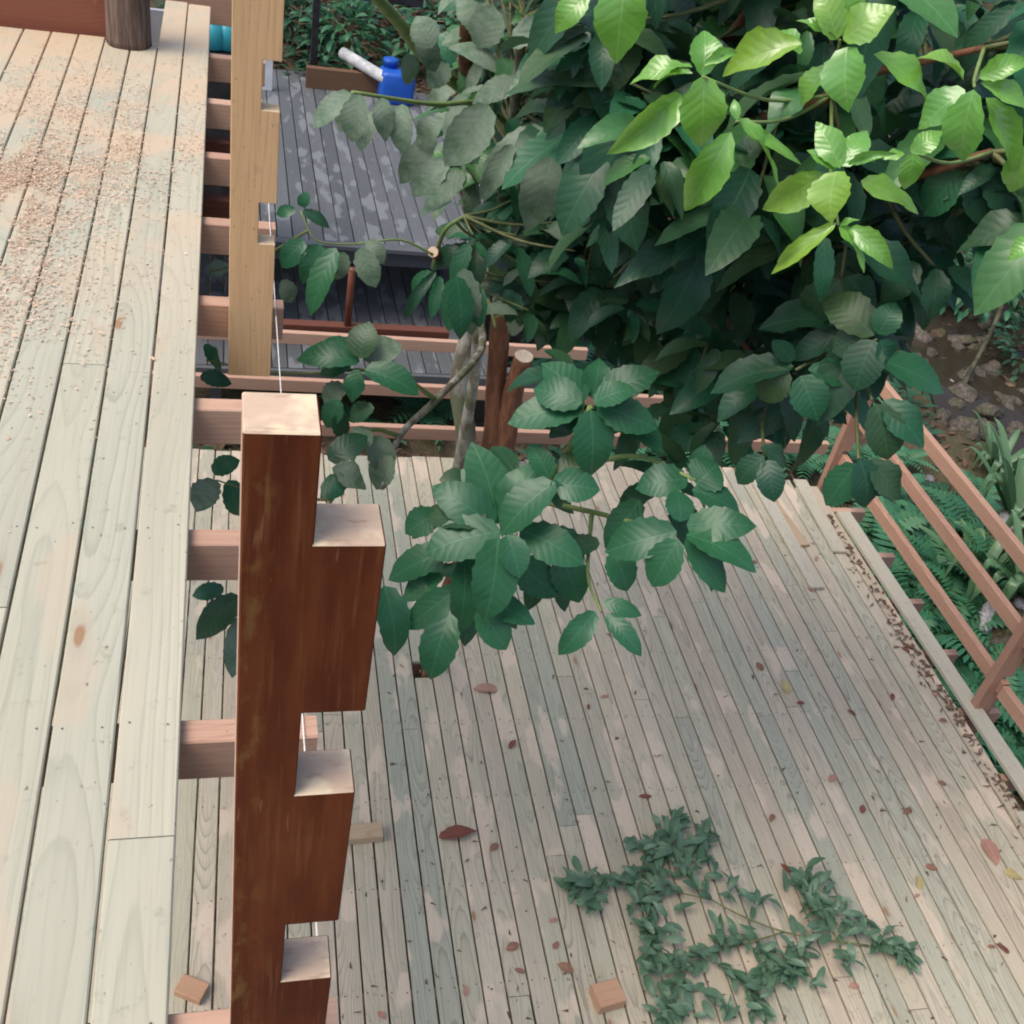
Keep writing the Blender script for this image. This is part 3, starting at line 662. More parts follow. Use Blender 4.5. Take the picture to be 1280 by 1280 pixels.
# ================================================================ loose things on the lower deck
def offcut(px, py, dims, rz, mat, label):
    p = atz(px, py, Z2); tag(obj('wood_offcut', beam(mat, *dims, .005, 'X'), None, (p.x, p.y, Z2+dims[2]/2+.001), (0, 0, rz)), label, 'offcut')
offcut(757, 1250, (.15, .13, .08), .15, 'offcut', 'orange brown square timber offcut near the pruned branch')
offcut(240, 1240, (.14, .10, .05), -.5, 'offcut', 'reddish timber offcut lying in the gap beside upper deck')
offcut(440, 1047, (.34, .10, .06), .03, 'offcutpale', 'pale timber block beside the dark brown post')
DRY = [leaf_data(10, w_, (0.92, 0.7, 0.1), .02, f_, d_, t_, 1.0, .25, 50+i) for i, (w_, f_, d_, t_) in enumerate([(.45, .6, .3, .6), (.55, .3, .5, -.5), (.38, .9, -.3, .3), (.6, .2, .15, .2)])]
def dryleaf(px, py, L, mat, label, group=None, v=None, rz=None):
    p = atz(px, py, Z2+.004); v = random.randrange(4) if v is None else v
    key = ('dry', mat, v)
    if key not in _cache: vs, fs, uv = DRY[v]; lo = min(q[2] for q in vs); _cache[key] = mesh('dry_leaf', [(a, b, c-lo) for a, b, c in vs], fs, [mat], None, True, uv)
    o = obj('dry_leaf', _cache[key], None, p, (U(-.1, .1), U(-.1, .1), U(0, 6.28) if rz is None else rz), (L, L, L*.5))
    return tag(o, label, 'leaf', group)
dryleaf(1230, 1048, .20, 'drypink', 'large pinkish dry leaf near the right edge of lower deck', v=3)
dryleaf(1255, 1090, .15, 'dryyellow', 'pale yellow fallen leaf below the pinkish dry leaf', v=3)
dryleaf(1150, 1112, .10, 'dryyellow', 'small golden fallen leaf right of the pruned branch', v=1)
dryleaf(548, 1047, .24, 'dryrust', 'long curled rust red leaf beside the dark brown post', v=0, rz=-1.5)
dryleaf(622, 862, .17, 'drypink', 'pinkish curled leaf below the sapling hole', v=1)
dryleaf(985, 868, .13, 'dryyellow', 'yellowish leaf in the middle of the lower deck', v=3)
DL = [('drybrown', 'small curled brown leaf fallen on the lower deck', 'brown fallen leaves'), ('dryrust', 'small dark rust red leaf fallen on the lower deck', 'rust red fallen leaves'), ('drypink', 'small pinkish tan leaf fallen on the lower deck', 'pinkish fallen leaves')]
for px, py in [(700, 1150), (718, 1212), (812, 995), (1058, 887), (995, 880), (950, 840), (1010, 735), (948, 700), (1115, 865), (1180, 985), (1138, 1010), (1160, 1082), (1140, 1118), (625, 1052), (655, 1215), (583, 1243), (470, 1262), (645, 1178), (690, 1185), (735, 885), (760, 872), (965, 1015), (985, 1095), (1010, 1130), (1020, 705), (990, 690), (1125, 800), (1150, 840), (1165, 870), (640, 940), (1040, 980), (1075, 1020), (1265, 1190), (1245, 1180), (1070, 1230), (1105, 745), (1118, 770), (1135, 815), (1180, 900)]:
    dryleaf(px+U(-4, 4), py+U(-4, 4), U(.05, .10), *DL[random.choice([0, 0, 1, 2])])
def make_debris():
    VS = []; FS = []
    def stick(p, L, t):
        a = U(0, 6.28); u = Vector((math.cos(a), math.sin(a), U(-.1, .1)))*L; v = Vector((-math.sin(a), math.cos(a), 0))*t; h = Vector((0, 0, t))
        o = len(VS); VS.extend([p-u-v, p+u-v*.3, p+u*.2+v+h, p-u*.6+v*2+h]); FS.append((o, o+1, o+2, o+3)); FS.append((o, o+2, o+1))
    for i in range(230):
        p = atz(U(420, 1280), U(640, 1280), Z2+.006)
        if p.x < 5.25: stick(p, U(.006, .028), U(.002, .006))
    for i in range(380):
        t = U(0, 1); y = 2.2+4.6*t; p = Vector((xr-.09-.07*abs(random.gauss(0, 1)), y, Z2+.008)); stick(p, U(.008, .04), U(.003, .010))
    tag(obj('leaf_debris', mesh('leaf_debris', VS, FS, ['debris'])), 'brown twigs and litter scattered on the lower deck boards', 'debris', kind='stuff')
make_debris()

# ================================================================ pruned branch lying on the deck
def pruned():
    t = thing('pruned_branch', 'leafy green pruned branch lying on the lower deck boards', 'branch', atz(900, 1150, Z2))
    o = t.location
    def pt(px, py, h): return atz(px, py, Z2+h)-o
    stems = [[(1085, 1182, .03), (980, 1165, .06), (890, 1125, .07), (850, 1085, .07), (820, 1062, .05)],
             [(980, 1165, .06), (930, 1180, .05), (880, 1195, .05), (845, 1230, .04), (830, 1270, .04)],
             [(890, 1125, .07), (820, 1110, .06), (760, 1105, .05), (720, 1108, .03)],
             [(1050, 1178, .05), (1020, 1140, .07), (1005, 1105, .05)], [(1085, 1182, .03), (1110, 1185, .05), (1128, 1195, .03)],
             [(820, 1110, .06), (810, 1150, .05), (815, 1195, .05)], [(880, 1195, .05), (925, 1225, .05), (945, 1255, .03)], [(1000, 1168, .05), (1000, 1200, .04), (985, 1215, .03)],
             [(930, 1180, .05), (960, 1195, .04), (955, 1215, .03)], [(850, 1085, .07), (870, 1062, .06), (880, 1045, .05)], [(850, 1085, .07), (835, 1050, .06), (843, 1028, .05)]]
    ls = []
    for i, s in enumerate(stems):
        ctrl = [pt(*q) for q in s]
        tube('stem' if i < 2 else 'twig', 'twig', ctrl, .006 if i < 2 else .004, .0025, t, 6, 5)
        pts = curve_pts(ctrl, 6); L = len(pts)
        for j, p in enumerate(pts):
            if j < (L*0.45 if i == 0 else L*0.15): continue
            ls.append((p, (pts[min(j+1, L-1)]-pts[max(j-1, 0)]).normalized(), 2))
        for e in range(2): ls.append((pts[-1], (pts[-1]-pts[-2]).normalized(), 4))
    # dense leafy tufts
    for px, py, n, sp in [(843, 1060, 13, 22), (875, 1075, 11, 16), (800, 1062, 8, 15), (725, 1105, 11, 18), (745, 1130, 9, 15), (790, 1095, 9, 18), (800, 1130, 10, 15), (815, 1180, 11, 18), (850, 1200, 12, 20), (905, 1165, 9, 15), (915, 1112, 7, 12), (950, 1130, 7, 10), (1015, 1105, 14, 18), (1030, 1130, 14, 22), (1060, 1155, 12, 20), (1110, 1180, 11, 16), (985, 1205, 9, 18), (1000, 1180, 8, 16), (1060, 1205, 7, 12), (1020, 1230, 4, 8), (940, 1250, 10, 15), (910, 1270, 8, 14), (845, 1268, 8, 18), (870, 1235, 8, 15), (820, 1220, 6, 12), (840, 1075, 12, 24), (815, 1105, 12, 20), (830, 1150, 10, 20), (1040, 1145, 12, 24), (1010, 1120, 10, 18), (1085, 1165, 8, 16)]:
        for i in range(n):
            p = pt(px+random.gauss(0, sp*.6), py+random.gauss(0, sp*.5), U(.02, .11)); a = U(0, 6.28); ls.append((p, Vector((math.cos(a), math.sin(a), 0)), 1))
    LS = LeafSet()
    for p, d, n in ls:
        for q in range(n):
            dr = (Matrix.Rotation(U(-1.1, 1.1) if n > 1 else 0, 3, 'Z') @ d + Vector((0, 0, U(-.15, .55)))).normalized()
            L = U(.085, .14); base = p+o
            LS.add(leaf_matrix(base-o, base-o+dr*L, L*U(.34, .46), Vector((U(-.6, .6), U(-.6, .6), 1))), 'cutleaf', pri=L)
    LS.build(t, 296)
pruned()

# ================================================================ trees
def skeleton(t, ctrl, r0, r1, mat='bark', name='branch', n=9, endmat=None, jit=0.04):
    o = t.location; tube(name, mat, [Vector(c)-o for c in ctrl], r0, r1, t, n, 7, jit, endmat)
    return curve_pts(ctrl, 5)
class Tree:
    def __init__(s, name, label, base):
        s.t = thing(name, label, 'tree', base); s.nodes = []; s.ls = LeafSet(); s.tw = ([], []); s.greens = ([], [])
    def branch(s, ctrl, r0, r1, mat='bark', name='branch', n=9, endmat=None):
        s.nodes += skeleton(s.t, ctrl, r0, r1, mat, name, n, endmat)
    def twig(s, p, r=.006, store=None, frm=None):
        st = store or s.tw
        q = frm or min(s.nodes, key=lambda c: (c-p).length)
        mid = q.lerp(p, .5)+Vector((0, 0, -.06*(q-p).length))
        vs, fs = tube_data([v-s.t.location for v in curve_pts([q, mid, p], 4)], [r*(1.5-.7*i/8) for i in range(9)], 5)
        o = len(st[0]); st[0].extend(vs); st[1].extend([tuple(i+o for i in f) for f in fs])
    def done(s, cap=290):
        if s.tw[0]: tag(obj('twigs', mesh('twigs', s.tw[0], s.tw[1], ['twig'], None, True), s.t), kind='stuff')
        if s.greens[0]: tag(obj('shoots', mesh('shoots', s.greens[0], s.greens[1], ['greentwig'], None, True), s.t), kind='stuff')
        o = Matrix.Translation(-s.t.location); s.ls.l = [(a, o @ m, c, d) for a, m, c, d in s.ls.l]
        s.ls.build(s.t, cap)

# --- the big broadleaf tree beside the lower deck
tb = atz(612, 582, Z2); tb.z = gz(tb.x, tb.y+.1)-.1; tb.y += .1
T1 = Tree('broadleaf_tree', 'large broadleaf tree with red brown trunks and lime green new leaves', tb)
def col(px, py, y): return aty(px, py, y)
T1.branch([tb, col(612, 582, tb.y), col(622, 450, 7.5), col(634, 340, 7.2), atd(668, 285, 7.4), atd(740, 190, 6.3)], .105, .05, 'bark', 'trunk', 12)
tb2 = tb+Vector((.22, -.05, 0))
T1.branch([tb2, col(628, 580, tb2.y), col(640, 500, 7.4), col(655, 445, 7.3)], .10, .075, 'bark', 'trunk', 12, 'cutwood')
tb3 = tb+Vector((-.5, -.1, 0))
T1.branch([tb3, col(578, 590, tb3.y), col(574, 480, tb3.y), col(592, 400, 7.4), col(600, 330, 7.3), atd(585, 240, 7.0)], .10, .055, 'barkgrey', 'trunk', 10)
T1.branch([atd(668, 285, 7.4), atd(720, 230, 6.2), atd(830, 200, 4.9), atd(930, 160, 4.1), atd(1040, 120, 3.8)], .06, .018)
T1.branch([atd(740, 190, 6.3), atd(820, 120, 5.2), atd(900, 60, 4.4), atd(960, -20, 4.0)], .05, .015)
T1.branch([atd(740, 190, 6.3), atd(880, 260, 5.2), atd(1000, 320, 4.6), atd(1080, 400, 4.4)], .045, .014)
T1.branch([atd(830, 200, 4.9), atd(960, 240, 4.4), atd(1100, 230, 4.0), atd(1240, 190, 3.8)], .035, .012)
T1.branch([atd(930, 160, 4.1), atd(1060, 100, 3.9), atd(1230, 60, 3.8)], .022, .01)
T1.branch([atd(585, 240, 7.0), atd(588, 130, 6.3), atd(582, 70, 5.8), atd(590, -40, 5.2)], .05, .03)
T1.branch([atd(583, 115, 6.2), atd(535, 75, 5.6), atd(500, 30, 5.0), atd(455, -20, 4.6)], .035, .022, 'greentwig')
T1.branch([atd(668, 285, 7.4), atd(720, 110, 5.6), atd(760, 0, 4.8)], .04, .015)
T1.branch([atd(880, 260, 5.2), atd(900, 380, 4.9), atd(960, 470, 4.6)], .025, .01)
LIME = [  # base, tip, distance, width px
 ((783, -30), (770, 80), 3.5, 62), ((735, -8), (694, 42), 3.7, 34),
 ((878, 96), (880, 38), 3.35, 38), ((866, 84), (787, 106), 3.35, 26), ((880, 82), (922, 66), 3.33, 15), ((880, 94), (876, 184), 3.3, 57), ((852, 118), (758, 193), 3.36, 44), ((866, 92), (817, 112), 3.32, 15),
 ((1002, 55), (903, 96), 3.45, 42), ((1000, 68), (960, 40), 3.6, 30),
 ((914, 165), (856, 264), 3.25, 48), ((924, 148), (973, 237), 3.25, 26), ((922, 150), (918, 124), 3.22, 13), ((928, 155), (1002, 206), 3.27, 16),
 ((1060, 58), (1061, 141), 3.2, 56), ((1048, 50), (995, 26), 3.2, 16), ((1092, 68), (1163, 137), 3.24, 36), ((1038, 84), (1002, 134), 3.3, 34), ((1046, 50), (1018, -14), 3.2, 38), ((1054, 50), (1120, 8), 3.2, 46), ((1050, 45), (1060, -30), 3.25, 40),
 ((1217, 112), (1203, 202), 3.2, 50), ((1206, 112), (1148, 162), 3.24, 40), ((1226, 104), (1292, 146), 3.2, 26), ((1224, 98), (1290, 76), 3.2, 26), ((1232, 122), (1266, 216), 3.26, 28), ((1204, 100), (1142, 74), 3.3, 36),
 ((1050, 210), (1020, 152), 3.15, 34), ((1053, 208), (1084, 163), 3.15, 38), ((1046, 212), (1008, 188), 3.17, 24), ((1060, 206), (1122, 192), 3.12, 12), ((1030, 218), (953, 262), 3.2, 44), ((1046, 214), (1040, 280), 3.12, 58), ((1076, 226), (1148, 268), 3.2, 36),
 ((1142, 192), (1130, 237), 3.15, 32), ((1138, 190), (1178, 164), 3.15, 26), ((1130, 192), (1104, 200), 3.15, 14),
 ((1046, 278), (964, 343), 3.1, 24), ((1050, 282), (1080, 342), 3.1, 27), ((1062, 284), (1116, 336), 3.1, 27), ((1300, 300), (1260, 327), 3.1, 24), ((1050, 282), (1075, 275), 3.1, 10),
 ((1285, 180), (1262, 240), 3.3, 34)]
for b, t, d, wpx in LIME: pxleaf(T1.ls, b, t, d, wpx*.98, 'lime', U(-.03, .09), U(-.6, .6))
for c in [(878, 96), (920, 152), (1050, 50), (1218, 108), (1050, 210), (1140, 190), (1048, 281)]:
    T1.twig(atd(c[0], c[1], 3.28), .005, T1.greens)
TEAL = [  # lower right, dark blue-green leaves
 ((992, 458), (888, 492), 4.0, 40), ((1000, 470), (1022, 526), 3.95, 44), ((985, 462), (950, 500), 3.98, 40), ((1010, 462), (1075, 478), 3.98, 34), ((990, 452), (965, 425), 4.0, 30),
 ((1092, 420), (1030, 372), 3.9, 46), ((1092, 425), (1068, 490), 3.85, 46), ((1100, 425), (1112, 468), 3.82, 34), ((1100, 450), (1180, 492), 3.85, 44), ((1085, 418), (1040, 440), 3.9, 40), ((1098, 418), (1120, 378), 3.9, 32),
 ((1095, 505), (1110, 575), 3.78, 44), ((1105, 500), (1155, 560), 3.8, 40),
 ((1070, 580), (1032, 632), 3.75, 38), ((1075, 575), (1082, 635), 3.72, 44), ((1085, 575), (1125, 625), 3.75, 38),
 ((955, 570), (922, 605), 3.9, 30), ((960, 575), (968, 628), 3.9, 32), ((950, 560), (985, 585), 3.95, 26),
 ((1150, 330), (1100, 380), 4.1, 36), ((1170, 335), (1165, 400), 4.1, 32), ((1185, 335), (1225, 385), 4.1, 26), ((1050, 350), (1010, 400), 4.0, 44), ((1060, 345), (1090, 400), 4.0, 44), ((1035, 330), (1000, 345), 4.1, 36),
 ((1200, 215), (1155, 270), 3.9, 40), ((1215, 215), (1235, 285), 3.9, 40), ((1230, 215), (1275, 275), 3.9, 44), ((1190, 200), (1135, 225), 4.0, 40)]
for b, t, d, wpx in TEAL: pxleaf(T1.ls, b, t, d, wpx*1.05, random.choice(['dark', 'dark', 'mid']), U(0, .12), U(-.3, .3))
for c, d in [((995, 462), 4.0), ((1095, 425), 3.9), ((1090, 500), 3.85), ((1073, 573), 3.8), ((955, 568), 3.95), ((1168, 332), 4.15), ((1052, 345), 4.05), ((1210, 212), 3.95)]: T1.twig(atd(*c, d), .007)
# dense dark mass behind
def inpoly(x, y, poly):
    r = False; j = len(poly)-1
    for i in range(len(poly)):
        a, b = poly[i], poly[j]
        if (a[1] > y) != (b[1] > y) and x < (b[0]-a[0])*(y-a[1])/(b[1]-a[1])+a[0]: r = not r
        j = i
    return r
MASS = [(700, -160), (1420, -160), (1420, 250), (1290, 270), (1180, 255), (1140, 330), (1115, 440), (1060, 455), (1000, 500), (930, 535), (880, 520), (820, 450), (760, 430), (740, 350), (730, 250), (715, 190), (700, 60)]
cnt = 0
while cnt < 300:
    x, y = U(600, 1420), U(-160, 540)
    if not inpoly(x, y, MASS): continue
    if x > 1080 and y < 130 and random.random() < .72: continue
    d = U(3.7, 6.0) if y < 330 else (U(4.0, 5.4) if x > 900 else U(5.0, 6.2))
    c = atd(x, y, d); n = random.choice([5, 6, 7, 7])
    out = ((CAM-c).normalized()*U(.1, .8) + ZUP*U(.5, 1.1) + Vector((U(-.5, .5), U(-.5, .5), 0)))
    rosette(T1.ls, c, out, n, U(.20, .35), ['dark', 'dark', 'dark', 'mid', 'fresh'] if (x > 820 and y < 260 and d < 4.8) else ['dark', 'dark', 'dark', 'dark', 'mid'], Lr=(.55, 1.2), wr=(.36, .56))
    if cnt % 2 == 0: T1.twig(c, .006)
    cnt += 1
cnt = 0
while cnt < 60:
    x, y = U(635, 790), U(150, 425)
    if y > 400 - max(0, 700-x)*.6: continue
    c = atd(x, y, U(5.4, 7.0)); cnt += 1
    rosette(T1.ls, c, (CAM-c).normalized()*.5+ZUP+Vector((U(-.5, .5), U(-.5, .5), 0)), 6, U(.22, .32), ['dark', 'dark', 'dark', 'mid'], Lr=(.6, 1.15))
    if cnt % 2: T1.twig(c, .006)
T1.done(296)

# --- sapling growing through the square hole of the lower deck
hb = atz(535, 842, Z2); hb = Vector((hb.x, hb.y+.02, gz(hb.x, hb.y)-.1))
T2 = Tree('sapling', 'young sapling with glossy green rosettes growing through the lower deck', hb)
p0 = col(536, 842, hb.y); p1 = col(545, 775, hb.y-.05)
T2.branch([hb, p0, p1, atd(575, 700, 5.2), atd(612, 660, 4.5)], .055, .02, 'bark', 'trunk', 10)
T2.branch([atd(575, 700, 5.2), atd(640, 620, 4.9), atd(690, 595, 4.5), atd(718, 548, 4.3), atd(738, 508, 4.2)], .022, .01, 'greentwig')
T2.branch([atd(640, 620, 4.9), atd(740, 640, 4.6), atd(845, 668, 4.3)], .014, .008, 'greentwig')
T2.branch([atd(690, 595, 4.5), atd(790, 570, 4.4), atd(870, 600, 4.3)], .013, .007, 'greentwig')
T2.branch([atd(740, 640, 4.6), atd(735, 720, 4.5), atd(752, 765, 4.4)], .010, .005, 'greentwig')
SAP = [  # H
 ((738, 512), (738, 588), 4.15, 50), ((746, 506), (814, 534), 4.15, 42), ((730, 508), (643, 528), 4.22, 44), ((732, 500), (682, 458), 4.25, 44), ((740, 498), (748, 452), 4.28, 38), ((746, 500), (818, 468), 4.25, 42), ((752, 514), (822, 562), 4.3, 44), ((724, 514), (690, 545), 4.3, 32), ((728, 504), (672, 488), 4.18, 40), ((742, 503), (790, 488), 4.1, 34),
 # I
 ((626, 664), (538, 690), 4.3, 54), ((622, 655), (592, 562), 4.38, 52), ((618, 658), (546, 612), 4.36, 46), ((622, 672), (607, 768), 4.25, 54), ((634, 668), (648, 718), 4.2, 34), ((650, 662), (724, 702), 4.28, 46), ((694, 603), (632, 664), 4.2, 48), ((630, 655), (680, 575), 4.36, 50), ((610, 655), (538, 650), 4.33, 40), ((690, 604), (745, 612), 4.22, 38), ((690, 600), (700, 632), 4.2, 22), ((686, 598), (665, 562), 4.27, 30), ((700, 596), (735, 570), 4.3, 34),
 ((580, 695), (572, 786), 4.4, 38), ((560, 690), (492, 722), 4.42, 42), ((555, 720), (505, 752), 4.45, 30), ((572, 735), (512, 782), 4.4, 34), ((562, 765), (540, 842), 4.35, 42), ((598, 762), (630, 808), 4.35, 38), ((612, 752), (664, 778), 4.35, 36), ((640, 700), (692, 742), 4.5, 42), ((700, 690), (722, 748), 4.5, 42), ((690, 660), (720, 710), 4.6, 44), ((480, 732), (492, 812), 4.4, 40), ((545, 640), (510, 665), 4.5, 34), ((585, 600), (552, 600), 4.5, 26), ((620, 620), (580, 590), 4.4, 40),
 # J
 ((846, 664), (764, 688), 4.2, 46), ((848, 674), (818, 728), 4.15, 40), ((858, 672), (902, 735), 4.2, 32), ((858, 668), (938, 712), 4.18, 42), ((858, 656), (938, 658), 4.22, 40), ((850, 652), (845, 616), 4.2, 34), ((870, 605), (895, 582), 4.3, 46), ((865, 612), (920, 640), 4.3, 34), ((860, 600), (800, 610), 4.32, 40), ((870, 600), (880, 560), 4.4, 30), ((868, 680), (888, 735), 4.3, 30),
 ((800, 625), (760, 680), 4.5, 36), ((765, 690), (782, 735), 4.4, 38), ((750, 680), (705, 690), 4.5, 30),
 # K
 ((744, 764), (702, 814), 4.35, 30), ((754, 752), (798, 768), 4.35, 20), ((758, 768), (798, 816), 4.35, 24)]
for b, t, d, wpx in SAP:
    t = (b[0]+(t[0]-b[0])*1.1, b[1]+(t[1]-b[1])*1.1); pxleaf(T2.ls, b, t, d, wpx*1.10, 'mid' if random.random() < .9 else 'dark', U(-.02, .08), U(-.3, .3))
for x, y, d in [(560, 640, 4.8), (650, 600, 4.9), (690, 690, 4.9), (600, 720, 4.8), (800, 530, 4.8), (840, 600, 4.7), (720, 470, 4.6)]:
    rosette(T2.ls, atd(x, y, d), (CAM-atd(x, y, d)).normalized()*.4+ZUP, 5, .24, 'dark')
T2.done(290)

# --- dusty-leaved tree at the left of the trunk
db = Vector((2.1, 7.9, gz(2.1, 7.9)-.1))
T3 = Tree('dusty_tree', 'thin tree with pale dusty leaves overhanging the grey deck', db)
T3.branch([db, atd(585, 520, 8.6), atd(600, 400, 7.6), atd(620, 300, 6.6), atd(640, 160, 5.6), atd(655, 20, 5.0)], .05, .02, 'barkgrey', 'trunk', 9)
T3.branch([atd(610, 340, 7.0), atd(590, 320, 6.2), atd(560, 325, 5.6), atd(541, 315, 5.3)], .032, .026, 'bark', 'branch', 9, 'cutwood')
T3.branch([atd(600, 400, 7.6), atd(600, 440, 6.6), atd(545, 500, 5.8), atd(500, 545, 5.3), atd(478, 610, 5.0)], .028, .012, 'barkgrey')
T3.branch([atd(545, 500, 5.8), atd(500, 470, 5.3), atd(447, 462, 5.0)], .014, .008, 'greentwig')
T3.branch([atd(500, 545, 5.3), atd(460, 540, 5.1), atd(430, 600, 4.9), atd(405, 640, 4.8)], .012, .007, 'greentwig')
T3.branch([atd(610, 340, 7.0), atd(600, 345, 7.0), atd(612, 380, 6.8), atd(620, 410, 6.7)], .018, .012, 'twig')
T3.branch([atd(640, 160, 5.6), atd(600, 130, 5.2), atd(540, 130, 4.9), atd(440, 115, 4.6)], .016, .007, 'greentwig')
T3.branch([atd(541, 335, 5.6), atd(555, 290, 5.3), atd(580, 270, 5.2)], .012, .008, 'greentwig')
T3.branch([atd(541, 318, 5.3), atd(500, 300, 5.2), atd(440, 305, 5.1), atd(395, 300, 5.0), atd(376, 264, 5.0)], .006, .003, 'greentwig')
DUST = [((438, 116), (391, 160), 4.6, 27), ((450, 118), (440, 178), 4.55, 32), ((440, 120), (425, 165), 4.7, 30), ((478, 122), (482, 178), 4.6, 28), ((503, 130), (506, 195), 4.65, 28), ((470, 140), (450, 190), 4.8, 30),
 ((555, 150), (520, 180), 4.7, 30), ((612, 132), (556, 208), 4.5, 48), ((545, 170), (500, 230), 4.8, 30), ((560, 200), (515, 245), 4.7, 34), ((580, 215), (530, 260), 4.7, 30), ((565, 250), (525, 270), 4.8, 20), ((690, 196), (658, 290), 4.3, 58), ((640, 180), (600, 250), 4.5, 26), ((680, 160), (600, 225), 4.6, 34), ((650, 100), (590, 130), 4.8, 26), ((620, 90), (560, 60), 5.0, 36), ((640, 60), (690, 20), 4.9, 30), ((700, 60), (650, 110), 4.7, 34), ((600, 60), (615, 5), 5.0, 40), ((540, 60), (520, 20), 5.0, 34), ((520, 40), (545, 90), 5.1, 28), ((505, 70), (515, 105), 5.0, 30), ((600, 40), (570, 0), 5.2, 34), ((720, 200), (735, 260), 4.5, 30), ((560, 80), (535, 110), 5.2, 26), ((650, 280), (625, 310), 5.4, 24), ((640, 420), (660, 380), 6.2, 26), ((680, 370), (665, 320), 5.8, 30), ((690, 350), (720, 380), 5.8, 26), ((700, 330), (735, 340), 5.8, 22), ((640, 400), (700, 395), 6.0, 18)]
for b, t, d, wpx in DUST: pxleaf(T3.ls, b, t, d, wpx, 'dusty', U(-.02, .1), U(-.4, .4))
GRN = [((450, 452), (370, 450), 4.9, 32), ((450, 448), (462, 402), 4.85, 36), ((448, 446), (402, 428), 4.95, 28), ((455, 450), (502, 430), 4.9, 36), ((456, 462), (524, 494), 4.85, 36), ((448, 462), (440, 504), 4.85, 26), ((440, 455), (400, 468), 4.95, 22), ((430, 480), (405, 505), 5, 26),
 ((468, 510), (436, 526), 4.9, 26), ((440, 560), (462, 535), 4.85, 28), ((425, 500), (408, 535), 4.85, 26), ((418, 520), (432, 548), 4.85, 24), ((410, 575), (460, 545), 4.8, 32), ((415, 585), (458, 612), 4.75, 36), ((405, 600), (430, 618), 4.75, 34), ((440, 600), (400, 622), 4.8, 28), ((465, 545), (485, 590), 5.0, 34), ((490, 570), (470, 612), 5.0, 34),
 ((575, 340), (560, 415), 5.0, 30), ((580, 335), (590, 420), 4.95, 32), ((570, 345), (575, 425), 4.9, 34), ((590, 350), (600, 410), 5.0, 26), ((545, 340), (505, 400), 5.2, 14), ((550, 345), (538, 400), 5.2, 16), ((540, 340), (515, 365), 5.2, 16),
 ((380, 300), (352, 335), 5.0, 26), ((400, 305), (378, 355), 5.0, 28), ((420, 310), (388, 395), 4.95, 30), ((450, 310), (470, 360), 5.0, 28), ((430, 315), (420, 350), 5.0, 22), ((460, 300), (480, 330), 5.1, 22), ((370, 262), (345, 268), 5.0, 14), ((375, 258), (385, 240), 5.0, 14), ((378, 264), (412, 285), 5.0, 16), ((352, 350), (365, 378), 5.1, 22),
 ((270, 600), (245, 640), 5.2, 34), ((285, 600), (300, 645), 5.2, 30), ((300, 745), (245, 800), 5.0, 34), ((300, 770), (290, 848), 5.0, 30), ((280, 735), (240, 745), 5.1, 20), ((265, 590), (300, 575), 5.3, 24), ((250, 470), (290, 480), 5.4, 20), ((255, 430), (275, 470), 5.4, 20), ((262, 345), (285, 330), 5.4, 20)]
for b, t, d, wpx in GRN: pxleaf(T3.ls, b, t, d, wpx*1.05, random.choice(['mid', 'mid', 'dark', 'dusty']), U(-.02, .1), U(-.35, .35))
for c, d in [((270, 600), 5.2), ((298, 750), 5.05), ((258, 450), 5.4), ((262, 340), 5.4)]: T3.twig(atd(*c, d), .005)
cnt = 0
LM = [(575, -100), (770, -100), (780, 200), (750, 340), (690, 400), (640, 390), (610, 330), (580, 300), (570, 240), (580, 120), (570, 60)]
while cnt < 118:
    x, y = U(490, 790), U(-100, 410)
    if not inpoly(x, y, LM): continue
    c = atd(x, y, U(5.0, 7.0)); cnt += 1
    rosette(T3.ls, c, (CAM-c).normalized()*.5+ZUP+Vector((U(-.4, .4), U(-.4, .4), 0)), random.choice([4, 5, 6]), U(.17, .28), ['dusty', 'mid', 'dark', 'dusty', 'fresh'] if y < 260 else ['dark', 'dusty', 'mid', 'dark'], Lr=(.55, 1.2), wr=(.34, .55))
    T3.twig(c, .006)
T3.done(296)

# ================================================================ ferns, bromeliads, rocks, understorey
def frond_data(n=13, seed=0):
    rnd = random.Random(seed); vs = []; fs = []; uv = []
    for i in range(n):
        t = (i+.5)/n; y = t; z = .55*math.sin(t*1.9)*.8-.55*t*t*.9; w_ = .23*math.sin(math.pi*min(1, t*.85+.15))+.02
        for s in (-1, 1):
            o = len(vs); h = .5/n*1.25
            vs += [(0, y-h*.6, z), (s*w_*.55, y+.02-h*.7, z-.02), (s*w_, y+.07, z-.06), (s*w_*.5, y+.03+h*.8, z-.02), (0, y+h*.5, z)]
            uv += [(.5, .1), (.2, .4), (.1, 1), (.7, .5), (.5, .2)]
            fs.append((o, o+1, o+3, o+4) if s > 0 else (o+4, o+3, o+1, o)); fs.append((o+1, o+2, o+3) if s > 0 else (o+3, o+2, o+1))
    return vs, fs, uv
FR = [mesh('frond', *frond_data(13, i)[:2], ['fern'], None, True, frond_data(13, i)[2]) for i in range(2)]
